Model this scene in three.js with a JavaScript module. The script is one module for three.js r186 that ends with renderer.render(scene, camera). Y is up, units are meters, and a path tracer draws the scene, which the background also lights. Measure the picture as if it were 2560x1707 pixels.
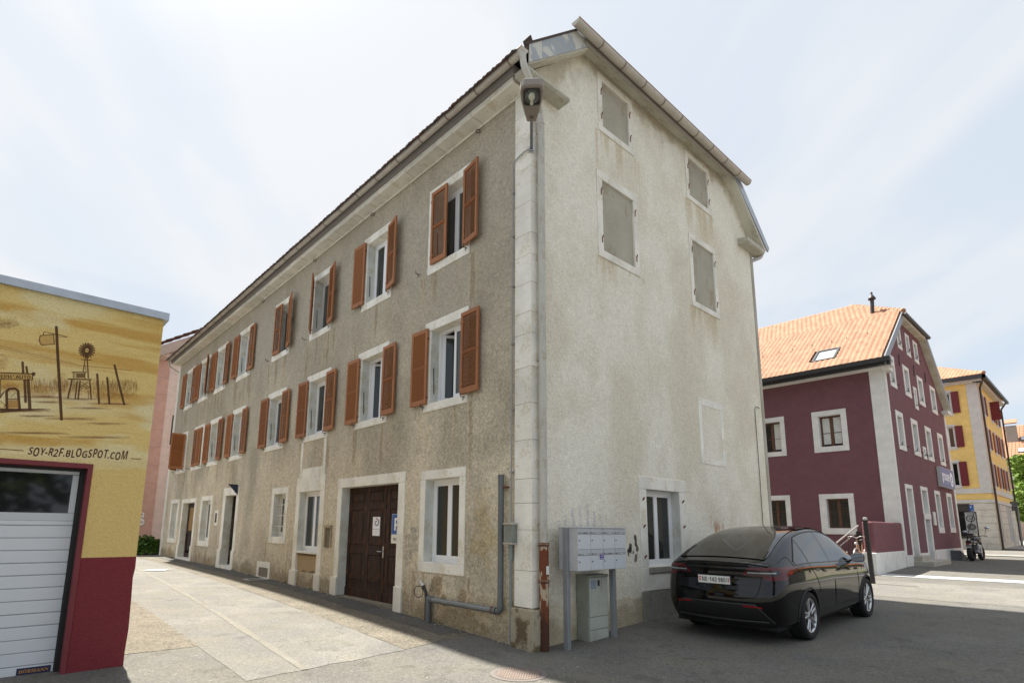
import * as THREE from 'three';
import { mergeGeometries } from 'three/addons/utils/BufferGeometryUtils.js';
import { RoundedBoxGeometry } from 'three/addons/geometries/RoundedBoxGeometry.js';

// ------------------------------------------------------------------ camera, sky, sun, exposure
const scene = new THREE.Scene();
const camera = new THREE.PerspectiveCamera(62.98, 2560 / 1707, 0.1, 3000);
camera.position.set(6.2167, 1.75, 6.1271);
camera.rotation.order = 'YXZ';
camera.rotation.set(0.174761, 0.843160, 0.010421);
camera.setViewOffset(2560, 1707, 58.4, -218.9, 2560, 1707);   // the lens is shifted upwards
const renderer = new THREE.WebGLRenderer({ antialias: true });
renderer.setSize(1024, 682);
renderer.toneMapping = THREE.LinearToneMapping;
renderer.toneMappingExposure = 2.35;
renderer.shadowMap.enabled = true;
const SUN = new THREE.Vector3(-0.5, 0.866, -0.03).normalize();
const sun = new THREE.DirectionalLight(new THREE.Color().setRGB(1, 0.94, 0.84), 5);
sun.position.copy(SUN).multiplyScalar(120);
sun.castShadow = true;
sun.shadow.radius = 2.2;
sun.shadow.mapSize.set(4096, 4096);
Object.assign(sun.shadow.camera, { left: -50, right: 50, top: 50, bottom: -50, near: 1, far: 260 });
scene.add(sun); scene.add(sun.target);

// ------------------------------------------------------------------ noise
function rng(seed) { let a = seed >>> 0; return () => { a = (a + 0x6d2b79f5) | 0; let t = Math.imul(a ^ (a >>> 15), 1 | a); t = (t + Math.imul(t ^ (t >>> 7), 61 | t)) ^ t; return ((t ^ (t >>> 14)) >>> 0) / 4294967296; }; }
const LAT = new Float32Array(65536); { const r = rng(7); for (let i = 0; i < 65536; i++) LAT[i] = r(); }
function vn(x, y, s = 0, p = 0) {                                     // value noise, period p if given
  let ix = Math.floor(x), iy = Math.floor(y); const fx = x - ix, fy = y - iy;
  let jx = ix + 1, jy = iy + 1;
  if (p) { ix = ((ix % p) + p) % p; jx = ((jx % p) + p) % p; iy = ((iy % p) + p) % p; jy = ((jy % p) + p) % p; }
  const k = s * 131, q = s * 17, x0 = Math.imul(ix + k, 73856093), x1 = Math.imul(jx + k, 73856093), y0 = Math.imul(iy + q, 19349663), y1 = Math.imul(jy + q, 19349663);
  const u = fx * fx * (3 - 2 * fx), v = fy * fy * (3 - 2 * fy);
  const a = LAT[(x0 ^ y0) >>> 7 & 65535], b = LAT[(x1 ^ y0) >>> 7 & 65535], c = LAT[(x0 ^ y1) >>> 7 & 65535], d = LAT[(x1 ^ y1) >>> 7 & 65535];
  return a + (b - a) * u + (c - a) * v + (a - b - c + d) * u * v;
}
function fbm(x, y, o = 4, s = 0, p = 0) { let t = 0, a = 0.5, n = 0; for (let i = 0; i < o; i++) { t += a * vn(x, y, s + i * 3, p); n += a; a *= 0.5; x *= 2; y *= 2; p *= 2; } return t / n; }
const sst = THREE.MathUtils.smoothstep, clamp = THREE.MathUtils.clamp, lerp = THREE.MathUtils.lerp;
const mix3 = (a, b, t) => [a[0] + (b[0] - a[0]) * t, a[1] + (b[1] - a[1]) * t, a[2] + (b[2] - a[2]) * t];

// the sky: thin bright high cloud with bluer gaps to the right, brighter round the sun
{
  const W = 1024, H = 512, d = new Float32Array(W * H * 4), dir = new THREE.Vector3();
  for (let j = 0; j < H; j++) for (let i = 0; i < W; i++) {
    const az = ((i + 0.5) / W - 0.5) * 2 * Math.PI, up = ((j + 0.5) / H - 0.5) * Math.PI;
    dir.set(Math.cos(az) * Math.cos(up), Math.sin(up), Math.sin(az) * Math.cos(up));
    const k = 1 / (Math.max(dir.y, 0) + 0.16), cx = dir.x * k, cz = dir.z * k;
    const a = cx * 0.8 + cz * 0.6, b = -cx * 0.6 + cz * 0.8;          // cirrus drawn out one way
    let c = 0.7 * fbm(a * 0.9 + fbm(b * 2, a * 2, 3, 40) * 0.8, b * 3.2 + 5, 6, 11) + 0.3 * fbm(a * 3.1 + 2, b * 6.5, 5, 47);
    const ang = Math.acos(clamp(dir.dot(SUN), -1, 1)) * 57.3;
    let cover = sst(c, 0.33, 0.66);
    cover = clamp(cover * 0.5 + 0.06 + 0.62 * Math.exp(-((ang / 62) ** 2)) + 0.12, 0, 1);
    const blue = mix3([0.385, 0.47, 0.56], [0.255, 0.355, 0.49], sst(dir.y, 0.0, 0.75));
    const white = [0.515, 0.53, 0.552];
    const col = mix3(blue, white, cover), haze = sst(dir.y, 0.35, -0.02) * 0.3;
    const glow = 0.70 * (1 + 4 * Math.exp(-((ang / 9) ** 2)) + 0.10 * Math.exp(-((ang / 40) ** 2)));
    const o = (j * W + i) * 4, low = dir.y < 0 ? 0.5 : 1;
    for (let q = 0; q < 3; q++) d[o + q] = lerp(col[q], white[q], haze) * glow * low * 1.0;
    d[o + 3] = 1;
  }
  const t = new THREE.DataTexture(d, W, H, THREE.RGBAFormat, THREE.FloatType);
  t.mapping = THREE.EquirectangularReflectionMapping; t.magFilter = THREE.LinearFilter; t.needsUpdate = true;
  scene.background = t; scene.environment = t;
}

// ------------------------------------------------------------------ textures
function colorTex(w, h, fn) {                                          // fn(u, v) -> sRGB 0..255, v upwards
  const d = new Uint8Array(w * h * 4);
  for (let j = 0; j < h; j++) for (let i = 0; i < w; i++) {
    const c = fn((i + 0.5) / w, (j + 0.5) / h), o = (j * w + i) * 4;
    d[o] = clamp(c[0], 0, 255); d[o + 1] = clamp(c[1], 0, 255); d[o + 2] = clamp(c[2], 0, 255); d[o + 3] = 255;
  }
  const t = new THREE.DataTexture(d, w, h); t.colorSpace = THREE.SRGBColorSpace; t.magFilter = THREE.LinearFilter; t.wrapS = t.wrapT = THREE.RepeatWrapping; t.needsUpdate = true; return t;
}
function wallTex(w, h, k, low, grain) {                                 // broad colours at 1/k of the size (low returns r, g, b, amplitude), grain on every pixel
  const lw = Math.ceil(w / k) + 2, lh = Math.ceil(h / k) + 2, L = new Float32Array(lw * lh * 4);
  for (let j = 0; j < lh; j++) for (let i = 0; i < lw; i++) { const c = low(i * k / w, j * k / h), o = (j * lw + i) * 4; L[o] = c[0]; L[o + 1] = c[1]; L[o + 2] = c[2]; L[o + 3] = c[3]; }
  const d = new Uint8Array(w * h * 4), e = [0, 0, 0, 0];
  for (let j = 0; j < h; j++) for (let i = 0; i < w; i++) {
    const x = i / k, y = j / k, ix = x | 0, iy = y | 0, fx = x - ix, fy = y - iy, o = (iy * lw + ix) * 4, p = o + lw * 4;
    for (let q = 0; q < 4; q++) { const a = L[o + q] + (L[o + 4 + q] - L[o + q]) * fx, b = L[p + q] + (L[p + 4 + q] - L[p + q]) * fx; e[q] = a + (b - a) * fy; }
    const g = grain(i / w, j / h) * e[3], t = (j * w + i) * 4; d[t] = clamp(e[0] + g, 0, 255); d[t + 1] = clamp(e[1] + g * 0.98, 0, 255); d[t + 2] = clamp(e[2] + g * 0.92, 0, 255); d[t + 3] = 255;
  }
  const t = new THREE.DataTexture(d, w, h); t.colorSpace = THREE.SRGBColorSpace; t.magFilter = THREE.LinearFilter; t.needsUpdate = true; return t;
}
function grayTex(w, h, fn) { const t = colorTex(w, h, (u, v) => { const g = 255 * fn(u, v); return [g, g, g]; }); t.colorSpace = THREE.NoColorSpace; return t; }
function rep(t, sx, sy = sx) { const c = t.clone(); c.repeat.set(1 / sx, 1 / sy); c.needsUpdate = true; return c; }
function place(t, x0, y0, x1, y1) { t.wrapS = t.wrapT = THREE.ClampToEdgeWrapping; t.repeat.set(1 / (x1 - x0), 1 / (y1 - y0)); t.offset.set(-x0 / (x1 - x0), -y0 / (y1 - y0)); return t; }
function canvasTex(w, h, draw) { const c = document.createElement('canvas'); c.width = w; c.height = h; draw(c.getContext('2d'), w, h); const t = new THREE.CanvasTexture(c); t.colorSpace = THREE.SRGBColorSpace; return t; }
function mat(rgb, o = {}) {
  const phys = o.clearcoat !== undefined || o.transmission !== undefined || o.sheen !== undefined || o.specularIntensity !== undefined;
  const m = new (phys ? THREE.MeshPhysicalMaterial : THREE.MeshStandardMaterial)({ roughness: 0.8, metalness: 0, ...o });
  m.color.setRGB(...rgb); return m;
}
const bumpRough = grayTex(512, 512, (u, v) => { const a = vn(u * 64, v * 64, 1, 64), b = vn(u * 128, v * 128, 2, 128), c = vn(u * 26, v * 26, 5, 26); return clamp(0.45 * a + 0.35 * b + 0.3 * c - 0.05, 0, 1); });
const bumpFine = grayTex(512, 512, (u, v) => 0.5 * vn(u * 128, v * 128, 3, 128) + 0.5 * vn(u * 256, v * 256, 4, 256));
const mottle = colorTex(512, 512, (u, v) => { const g = 236 + 26 * (fbm(u * 8, v * 8, 5, 21, 8) - 0.5) + 14 * (vn(u * 128, v * 128, 9, 128) - 0.5); return [g, g, g]; });
const weather = colorTex(1024, 1024, (u, v) => {                       // pale stone or paint with grime patches and chips
  let g = 232 + 40 * (fbm(u * 6, v * 6, 5, 31, 6) - 0.5) + 14 * (vn(u * 200, v * 200, 8, 200) - 0.5);
  const dirt = sst(fbm(u * 9, v * 5, 5, 37, 9) + 0.18 * (vn(u * 90, v * 90, 6, 90) - 0.5), 0.58, 0.74), chip = sst(fbm(u * 24, v * 24, 3, 51, 24), 0.74, 0.8);
  return mix3(mix3([g, g, g - 3], [196, 182, 156], dirt * 0.42), [186, 164, 130], chip * 0.22);
});
const sweather = rep(weather, 1.7), smottle = rep(mottle, 1.3), bR = rep(bumpRough, 0.8), bF = rep(bumpFine, 0.7);

// ------------------------------------------------------------------ geometry helpers
const norm = (g) => { const n = g.index ? g.toNonIndexed() : g; for (const k of Object.keys(n.attributes)) if (!['position', 'normal', 'uv'].includes(k)) n.deleteAttribute(k); if (!n.attributes.normal) n.computeVertexNormals(); if (!n.attributes.uv) n.setAttribute('uv', new THREE.BufferAttribute(new Float32Array(n.attributes.position.count * 2), 2)); n.morphAttributes = {}; return n; };
const MG = (...gs) => { const l = gs.flat(9).filter(Boolean).map(norm); const g = l.length > 1 ? mergeGeometries(l) : l[0]; return g; };
function puv(g) {                                                      // flat uv in metres by the way a face looks
  g = norm(g); const p = g.attributes.position.array, n = g.attributes.normal.array, uv = g.attributes.uv.array;
  for (let t = 0; t < g.attributes.position.count; t += 3) {
    const ax = Math.abs(n[t * 3] + n[t * 3 + 3] + n[t * 3 + 6]), ay = Math.abs(n[t * 3 + 1] + n[t * 3 + 4] + n[t * 3 + 7]), az = Math.abs(n[t * 3 + 2] + n[t * 3 + 5] + n[t * 3 + 8]);
    for (let k = t; k < t + 3; k++) {
      const x = p[k * 3], y = p[k * 3 + 1], z = p[k * 3 + 2];
      if (ax >= ay && ax >= az) { uv[k * 2] = z; uv[k * 2 + 1] = y; } else if (ay > az) { uv[k * 2] = x; uv[k * 2 + 1] = z; } else { uv[k * 2] = x; uv[k * 2 + 1] = y; }
    }
  }
  return g;
}
const box = (x0, y0, z0, x1, y1, z1) => new THREE.BoxGeometry(Math.abs(x1 - x0), Math.abs(y1 - y0), Math.abs(z1 - z0)).translate((x0 + x1) / 2, (y0 + y1) / 2, (z0 + z1) / 2);
const rbox = (x0, y0, z0, x1, y1, z1, r = 0.008, s = 2) => new RoundedBoxGeometry(Math.abs(x1 - x0), Math.abs(y1 - y0), Math.abs(z1 - z0), s, Math.min(r, Math.abs(x1 - x0) / 2.05, Math.abs(y1 - y0) / 2.05, Math.abs(z1 - z0) / 2.05)).translate((x0 + x1) / 2, (y0 + y1) / 2, (z0 + z1) / 2);
const shapeOf = (pts) => new THREE.Shape(pts.map((p) => new THREE.Vector2(p[0], p[1])));
function slab(pts, z0, z1, holes = [], bevel = 0) {                    // outline in x, y between two depths
  const s = shapeOf(pts); for (const h of holes) s.holes.push(new THREE.Path(h.map((p) => new THREE.Vector2(p[0], p[1]))));
  return new THREE.ExtrudeGeometry(s, { depth: z1 - z0 - 2 * bevel, bevelEnabled: bevel > 0, bevelSize: bevel, bevelThickness: bevel, bevelSegments: 1, steps: 1, curveSegments: 10 }).translate(0, 0, z0 + bevel);
}
const rectP = (a0, b0, a1, b1) => [[a0, b0], [a1, b0], [a1, b1], [a0, b1]];
const turnX = (g, x = 0) => g.rotateY(Math.PI / 2).translate(x, 0, 0);  // local x -> -z, local z -> +x
const tube = (pts, r, seg = 24, rs = 8, closed = false) => new THREE.TubeGeometry(new THREE.CatmullRomCurve3(pts.map((p) => new THREE.Vector3(...p)), closed, 'catmullrom', 0.3), seg, r, rs, closed);
function bar(a, b, r, r2 = r, rs = 8) { const A = new THREE.Vector3(...a), B = new THREE.Vector3(...b), d = B.clone().sub(A), g = new THREE.CylinderGeometry(r2, r, d.length(), rs); g.applyQuaternion(new THREE.Quaternion().setFromUnitVectors(new THREE.Vector3(0, 1, 0), d.normalize())); return g.translate(...A.add(B).multiplyScalar(0.5).toArray()); }
function beam(a, b, w, h) { const A = new THREE.Vector3(...a), B = new THREE.Vector3(...b), d = B.clone().sub(A), L = d.length(), g = new THREE.BoxGeometry(w, h, L); const m = new THREE.Matrix4().lookAt(B, A, new THREE.Vector3(0, 1, 0)); return g.applyMatrix4(m).translate(...A.add(B).multiplyScalar(0.5).toArray()); }
const lathe = (pts, seg = 24) => new THREE.LatheGeometry(pts.map((p) => new THREE.Vector2(p[0], p[1])), seg);

// ------------------------------------------------------------------ things and parts
const used = {};
const numbered = (n) => { used[n] = (used[n] ?? -1) + 1; return used[n] ? n + '_' + String(used[n]).padStart(3, '0') : n; };
function thing(name, label, category, [x, y, z] = [0, 0, 0], group) {
  const o = new THREE.Group(); o.name = numbered(name); o.position.set(x, y, z); o.userData = { label, category }; if (group) o.userData.group = group; scene.add(o); return o;
}
function part(name, geo, material, parent, label) {                    // geometry is given in world metres
  const m = new THREE.Mesh(puv(MG(geo)), material); m.name = name; m.castShadow = m.receiveShadow = true;
  if (parent.isGroup && parent.parent === scene) m.position.copy(parent.position).negate();
  if (label) m.userData.label = label;
  parent.add(m); return m;
}
function each(name, geos, material, parent, label) { return geos.flat(2).map((g) => part(name, g, material, parent, label)); }
function solo(name, label, category, geo, material, group) {           // a thing that is one mesh
  const m = new THREE.Mesh(puv(MG(geo)), material); m.name = numbered(name); m.castShadow = m.receiveShadow = true; m.userData = { label, category }; if (group) m.userData.group = group; scene.add(m); return m;
}
function struct(name, geo, material) { const m = new THREE.Mesh(geo, material); m.name = numbered(name); m.castShadow = m.receiveShadow = true; m.userData.kind = 'structure'; scene.add(m); return m; }
const keepUV = (m, uvg) => m;

// height of the ground: it climbs along the lane and away from the camera
const PZ = [[6, 0], [0, 0.01], [-3, 0.14], [-6.3, 0.21], [-10, 0.31], [-18, 0.56], [-29, 0.58], [-37, 0.77], [-60, 1.0], [-900, 1.6]];
function gy(x, z) {
  let b = 0; if (z < 6) for (let i = 0; i < PZ.length - 1; i++) { const [z0, y0] = PZ[i], [z1, y1] = PZ[i + 1]; if (z <= z0 && z >= z1) { b = y0 + (y1 - y0) * (z - z0) / (z1 - z0); break; } }
  const a = 0.38 * (1 - Math.exp(Math.min(0, x - 0.33) / 8)) * sst(z, -9, -1);
  return a + b - 0.01;
}

// ------------------------------------------------------------------ ground, lane, paving
const asphaltTex = (base, warm, speck, seed) => colorTex(1024, 1024, (u, v) => {
  let g = 1 + 0.12 * (fbm(u * 7, v * 7, 5, seed, 7) - 0.5) + 0.22 * (vn(u * 300, v * 300, seed + 1, 300) - 0.5) + 0.16 * (vn(u * 210, v * 210, seed + 2, 210) - 0.5);
  const s = vn(u * 340, v * 340, seed + 4, 340); if (s > 0.93) g += speck; if (s < 0.05) g -= speck * 0.5;
  const ck = Math.abs(fbm(u * 4, v * 4, 5, seed + 20, 4) - 0.5); if (ck < 0.006 && fbm(u * 3, v * 3, 3, seed + 25, 3) > 0.5) g *= 0.74 + 45 * ck; g *= 1 - 0.10 * sst(fbm(u * 13, v * 13, 4, seed + 30, 13), 0.64, 0.76) + 0.06 * sst(fbm(u * 5, v * 5, 5, seed + 33, 5), 0.52, 0.66); g *= base; const w = warm * fbm(u * 11, v * 11, 4, seed + 7, 11); return [g + w, g + w * 0.75, g];
});
const tAsphalt = asphaltTex(94, 12, 0.38, 60), tLane = asphaltTex(104, 11, 0.26, 70);
const tCoarse = colorTex(1024, 1024, (u, v) => {
  const a = vn(u * 260, v * 260, 81, 260), b = vn(u * 130, v * 130, 82, 130), c = fbm(u * 8, v * 8, 5, 83, 8);
  const g = 1 + 0.42 * (a - 0.5) + 0.26 * (b - 0.5) + 0.3 * (c - 0.5); return [105 * g + 4, 100 * g + 3, 91 * g];
});
const mAsphalt = mat([1, 0.985, 0.955], { map: rep(tAsphalt, 5), roughness: 0.92, bumpMap: rep(bumpFine, 0.9), bumpScale: 0.004 });
const mLane = mat([1, 0.985, 0.95], { map: rep(tLane, 4.3), roughness: 0.9, bumpMap: rep(bumpFine, 0.9), bumpScale: 0.003 });
const mCoarse = mat([1, 1, 1], { map: rep(tCoarse, 3.4), roughness: 0.95, bumpMap: rep(bumpRough, 0.7), bumpScale: 0.006 });
const mRoad = mat([1, 0.98, 0.95], { map: rep(tLane, 4.7), roughness: 0.9, bumpMap: rep(bumpFine, 0.9), bumpScale: 0.003 });
function gridSheet(xs, zs, f) {                                        // f(a, b) -> [x, y, z]
  const n = xs.length, m = zs.length, pos = [], uv = [], idx = [];
  for (let j = 0; j < m; j++) for (let i = 0; i < n; i++) { const p = f(xs[i], zs[j]); pos.push(...p); uv.push(p[0], p[2]); }
  for (let j = 0; j < m - 1; j++) for (let i = 0; i < n - 1; i++) { const a = j * n + i; idx.push(a, a + n, a + 1, a + 1, a + n, a + n + 1); }
  const g = new THREE.BufferGeometry(); g.setAttribute('position', new THREE.Float32BufferAttribute(pos, 3)); g.setAttribute('uv', new THREE.Float32BufferAttribute(uv, 2)); g.setIndex(idx); g.computeVertexNormals(); return g;
}
const lin = (a, b, n) => Array.from({ length: n + 1 }, (_, i) => a + (b - a) * i / n);
{
  const xs = [-900, -300, -120, -60, ...lin(-40, 12, 104), 20, 40, 80, 200, 900], zs = [-900, -400, -200, -110, -80, ...lin(-60, 10, 140), 20, 40, 90, 250, 900];
  struct('ground', gridSheet(xs, zs, (x, z) => [x, gy(x, z), z]), mAsphalt);
}
const jag = (t, s, a = 0.04) => (fbm(t * 1.3, s, 3, 91) - 0.5) * a;
function sheet(name, c, n, m, dy, material, j = 0.04) {                // four corners, going round; edges a little uneven
  const h = (s) => jag(s * 3.1 + n, c[0][0] + s, 1) * j * 3;
  return struct(name, gridSheet(lin(0, 1, n), lin(0, 1, m), (s, t) => {
    const x = lerp(lerp(c[0][0], c[1][0], s), lerp(c[3][0], c[2][0], s), t) + ((s === 0 || s === 1) ? (fbm(t * 14, s * 5, 3, 92) - 0.5) * j * 2 : 0);
    const z = lerp(lerp(c[0][1], c[1][1], s), lerp(c[3][1], c[2][1], s), t) + ((t === 0 || t === 1) ? (fbm(s * 30, t * 5, 3, 93) - 0.5) * j * 2 : 0);
    return [x, gy(x, z) + dy, z];
  }), material);
}
sheet('lane', [[-30, 3.72], [-0.5, 3.74], [-0.7, 1.5], [-30, 0.95]], 120, 10, 0.004, mLane);
sheet('gravelly_asphalt', [[-30, 0.94], [-0.72, 1.49], [-0.98, 0.03], [-30, 0.03]], 120, 8, 0.004, mCoarse);
sheet('gravelly_asphalt', [[-30, 5.2], [-2.47, 5.2], [-2.43, 3.71], [-30, 3.71]], 120, 8, 0.004, mCoarse);
sheet('shade_darkened_strip', [[-30, 0.5], [-1.15, 0.55], [-1.1, 0.05], [-30, 0.02]], 120, 4, 0.008, mat([0.78, 0.78, 0.78], { map: rep(tAsphalt, 3.1), roughness: 0.95, bumpMap: rep(bumpRough, 0.7), bumpScale: 0.006 }), 0.09);  // dark asphalt along the wall, with the eave shade put into its colour
const mYellowLine = mat([1.10, 1.06, 0.96], { map: rep(tLane, 2.7), roughness: 0.85 });
sheet('faded_yellow_line', [[-26, 1.72], [-0.56, 3.08], [-0.56, 2.98], [-26, 1.6]], 120, 1, 0.008, mYellowLine, 0.03);
sheet('road', [[1.15, -12.9], [40, -14.4], [40, -9.9], [-9, -9.4]], 60, 8, 0.004, mRoad);
sheet('paving_strip', [[1.1, -15.05], [30, -16.6], [30, -15.9], [1.1, -14.25]], 40, 3, 0.010, mat([0.42, 0.43, 0.45], { map: smottle, roughness: 0.85 }), 0.01);
sheet('road', [[-20, -46], [60, -46], [60, -31.5], [-20, -31.5]], 40, 6, 0.006, mRoad, 0.02);
sheet('pavement', [[-20, -31.4], [60, -31.4], [60, -30.9], [-20, -30.9]], 40, 2, 0.05, mat([0.5, 0.49, 0.46], { map: smottle }), 0.01);
sheet('pavement', [[-4, -60], [3.2, -60], [3.2, -38.6], [-4, -38.6]], 10, 20, 0.05, mat([0.34, 0.33, 0.31], { map: smottle }), 0.01);

// covers let into the ground
function onGround(g, x, z, dy) { return g.translate(x, gy(x, z) + dy, z); }
{
  const t = thing('manhole_cover', 'round chequered iron manhole cover at the edge of the shadow by the house corner', 'manhole cover', [1.11, gy(1.11, 1.05), 1.05]);
  const iron = mat([0.17, 0.12, 0.10], { roughness: 0.7, metalness: 0.3, map: smottle });
  part('frame', onGround(new THREE.RingGeometry(0.29, 0.35, 40).rotateX(-Math.PI / 2), 1.11, 1.05, 0.005), mat([0.16, 0.14, 0.13], { roughness: 0.8 }), t);
  part('plate', onGround(new THREE.CylinderGeometry(0.292, 0.292, 0.03, 40), 1.11, 1.05, -0.012), mat([0.15, 0.125, 0.11], { roughness: 0.75, metalness: 0.2 }), t);
  const studs = [];
  for (let i = -9; i <= 9; i++) for (let j = -9; j <= 9; j++) { const x = i * 0.03, z = j * 0.03; if (x * x + z * z < 0.27 * 0.27) studs.push(box(x - 0.010, 0, z - 0.010, x + 0.010, 0.006, z + 0.010)); }
  const s = part('studs', onGround(MG(studs).rotateY(0.7), 1.11, 1.05, 0.002), mat([0.30, 0.235, 0.20], { roughness: 0.6, metalness: 0.2 }), t); s.userData.kind = 'stuff';
  const u = thing('manhole_cover', 'pale round concrete manhole cover in the sunlit lane far from the camera', 'manhole cover', [-14.1, gy(-14.1, 1.93), 1.93]);
  part('frame', onGround(new THREE.RingGeometry(0.30, 0.36, 32).rotateX(-Math.PI / 2), -14.1, 1.93, 0.018), mat([0.3, 0.3, 0.3]), u);
  part('plate', onGround(new THREE.CylinderGeometry(0.30, 0.30, 0.03, 32), -14.1, 1.93, 0.002), mat([0.52, 0.52, 0.53], { map: smottle }), u);
  const d = thing('drain_cover', 'small square gutter cover in a pale frame beside the cellar vent', 'drain cover', [-9.75, gy(-9.75, 0.41), 0.41]);
  part('frame', onGround(MG(box(-0.25, 0, -0.25, 0.25, 0.02, -0.2), box(-0.25, 0, 0.2, 0.25, 0.02, 0.25), box(-0.25, 0, -0.2, -0.2, 0.02, 0.2), box(0.2, 0, -0.2, 0.25, 0.02, 0.2)), -9.75, 0.41, 0.01), mat([0.5, 0.48, 0.44]), d);
  part('plate', onGround(box(-0.2, 0, -0.2, 0.2, 0.012, 0.2), -9.75, 0.41, 0.008), mat([0.12, 0.12, 0.12], { map: smottle }), d);
}
{
  const r = rng(404), g = [];                                          // grit, leaves and scraps lying about
  for (let i = 0; i < 300; i++) { const x = -8 + 12 * r(), z = -0.5 + 4.6 * r(), s = 0.004 + 0.008 * r(); if (x < 0.4 && z < 0.05) continue; g.push(new THREE.TetrahedronGeometry(s).scale(1.4, 0.5, 1).rotateY(r() * 6).translate(x, gy(x, z) + 0.011, z)); }
  for (let i = 0; i < 160; i++) { const x = -14 + 14 * r(), z = 0.03 + 0.13 * r() ** 2, s = 0.006 + 0.014 * r(); g.push(new THREE.TetrahedronGeometry(s).scale(1.4, 0.6, 1).rotateY(r() * 6).translate(x, gy(x, z) + 0.014, z)); }
  const m = solo('grit', 'grit and small pale scraps scattered over the lane', 'grit', MG(g), mat([0.5, 0.46, 0.38])); m.userData.kind = 'stuff';
}

// ------------------------------------------------------------------ the stone house
const house = thing('stone_house', 'grey roughcast stone house with brown louvred shutters and a pale windowless gable', 'house', [0.33, 0, 0]);
const XG = 0.33;
// outer and inner edges of every opening of the lane front, metres
const UP = [];   // [row, outer x0, x1, left leaf degrees (0 closed, 180 flat), right leaf degrees]
for (const r of [
  [1, -2.58, -1.23, 178, 178], [1, -5.31, -3.94, 178, 178], [1, -8.12, -6.70, 178, 178], [1, -10.97, -9.55, 178, 178],
  [1, -14.33, -12.98, 178, 178], [1, -17.01, -15.60, 178, 178], [1, -19.18, -17.77, 0, 0], [1, -21.62, -20.22, 40, 84],
  [2, -2.58, -1.24, 0, 171], [2, -5.30, -3.96, 178, 168], [2, -8.19, -6.88, 28, 168], [2, -10.95, -9.59, 0, 166],
  [2, -14.33, -12.93, 178, 178], [2, -16.98, -15.57, 178, 176], [2, -19.22, -17.80, 178, 160], [2, -21.50, -20.11, 178, 178]]) UP.push(r);
const ROW = { 1: [3.93, 5.745, 4.09, 5.56], 2: [6.775, 8.65, 6.95, 8.47] };
const GF = [                                                            // ground floor: outer x0 x1 y0 y1, inner x0 x1 y0 y1
  { n: 'w', o: [-2.585, -1.24, 0.935, 2.79], i: [-2.43, -1.41, 1.12, 2.62] },
  { n: 'gate', o: [-5.97, -3.12, 0.1, 2.835], i: [-5.765, -3.36, 0.22, 2.62] },
  { n: 'tall', o: [-8.33, -6.66, 0.6, 3.0], i: [-8.1, -6.9, 1.11, 2.61] },
  { n: 'bars', o: [-10.06, -8.88, 1.25, 2.8], i: [-9.88, -9.05, 1.44, 2.62] },
  { n: 'door', o: [-14.55, -12.93, 0.3, 3.0], i: [-14.28, -13.16, 0.42, 2.73] },
  { n: 'w', o: [-17.25, -15.77, 0.96, 2.81], i: [-17.04, -15.95, 1.15, 2.63] },
  { n: 'door', o: [-20.03, -17.88, 0.35, 2.78], i: [-19.85, -18.08, 0.43, 2.61] },
  { n: 'w', o: [-21.9, -20.48, 0.96, 2.81], i: [-21.69, -20.71, 1.15, 2.64] }];
const streakTops = [];
for (const [r, a, b] of UP) streakTops.push([a, b, ROW[r][0]]);
for (const g of GF) if (g.n === 'w' || g.n === 'bars') streakTops.push([g.o[0], g.o[1], g.o[2]]);
function roughcast(x, y, s) {                                           // sRGB of the plaster of the lane front
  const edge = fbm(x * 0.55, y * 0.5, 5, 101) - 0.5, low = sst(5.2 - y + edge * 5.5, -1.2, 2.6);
  let c = mix3([178, 170, 154], [217, 206, 184], low);  // greyer high up: weathering plus some eave shade mixed into the colour
  const foot = sst(0.75 - y + (fbm(x * 2.2, y * 2, 4, 103) - 0.5) * 0.9, 0, 0.35); c = mix3(c, [190, 172, 138], foot * 0.65);
  const damp = sst(0.34 - y + gy(x, 0.1) + (fbm(x * 3, y * 3, 4, 104) - 0.5) * 0.6, 0, 0.16); c = mix3(c, [134, 119, 95], damp * 0.5);
  const patch = fbm(x * 1.1, y * 0.8, 5, 105); c = mix3(c, [134, 126, 112], sst(patch, 0.50, 0.76) * 0.45); c = mix3(c, [190, 181, 162], sst(patch, 0.46, 0.24) * 0.4);
  const fresh = sst(1.0 - Math.abs(x + 12.3 + (fbm(y * 1.2, 3, 3, 107) - 0.5) * 1.6) * 1.1, 0, 0.5) * sst(y, 9.2, 6.5) * sst(y, 2.4, 4.2) * sst(fbm(x * 6, y * 0.5, 4, 108), 0.36, 0.58); c = mix3(c, [198, 184, 158], fresh * 0.8);
  for (const [a, b, t] of streakTops) if (x > a - 0.25 && x < b + 0.25 && y < t && y > t - 1.9) {
    const n = fbm(x * 7, y * 0.45, 4, 111 + Math.round(a)), len = 0.35 + 1.5 * vn(x * 6, 3.3, 17), d = (t - y) / len;
    if (d < 1) { const k = sst(n, 0.5, 0.66) * Math.min(1, (1 - d) * 2.2); c = mix3(c, n > 0.64 ? [136, 116, 88] : [208, 186, 148], k * 0.38); }
  }
  const yel = sst(1 - Math.hypot((x + 0.75) * 1.6, y - 1.7) / 0.75 + (fbm(x * 5, y * 5, 4, 120) - 0.5) * 1.3, 0.2, 0.6); c = mix3(c, [186, 160, 96], yel * 0.28);
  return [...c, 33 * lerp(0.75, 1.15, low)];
}
const castGrain = (x, y, s) => vn(x * 34, y * 34, s) * 0.9 + vn(x * 68, y * 68, s + 1) * 0.9 + vn(x * 15, y * 15, s + 2) * 0.35 - 1.075;
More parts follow.
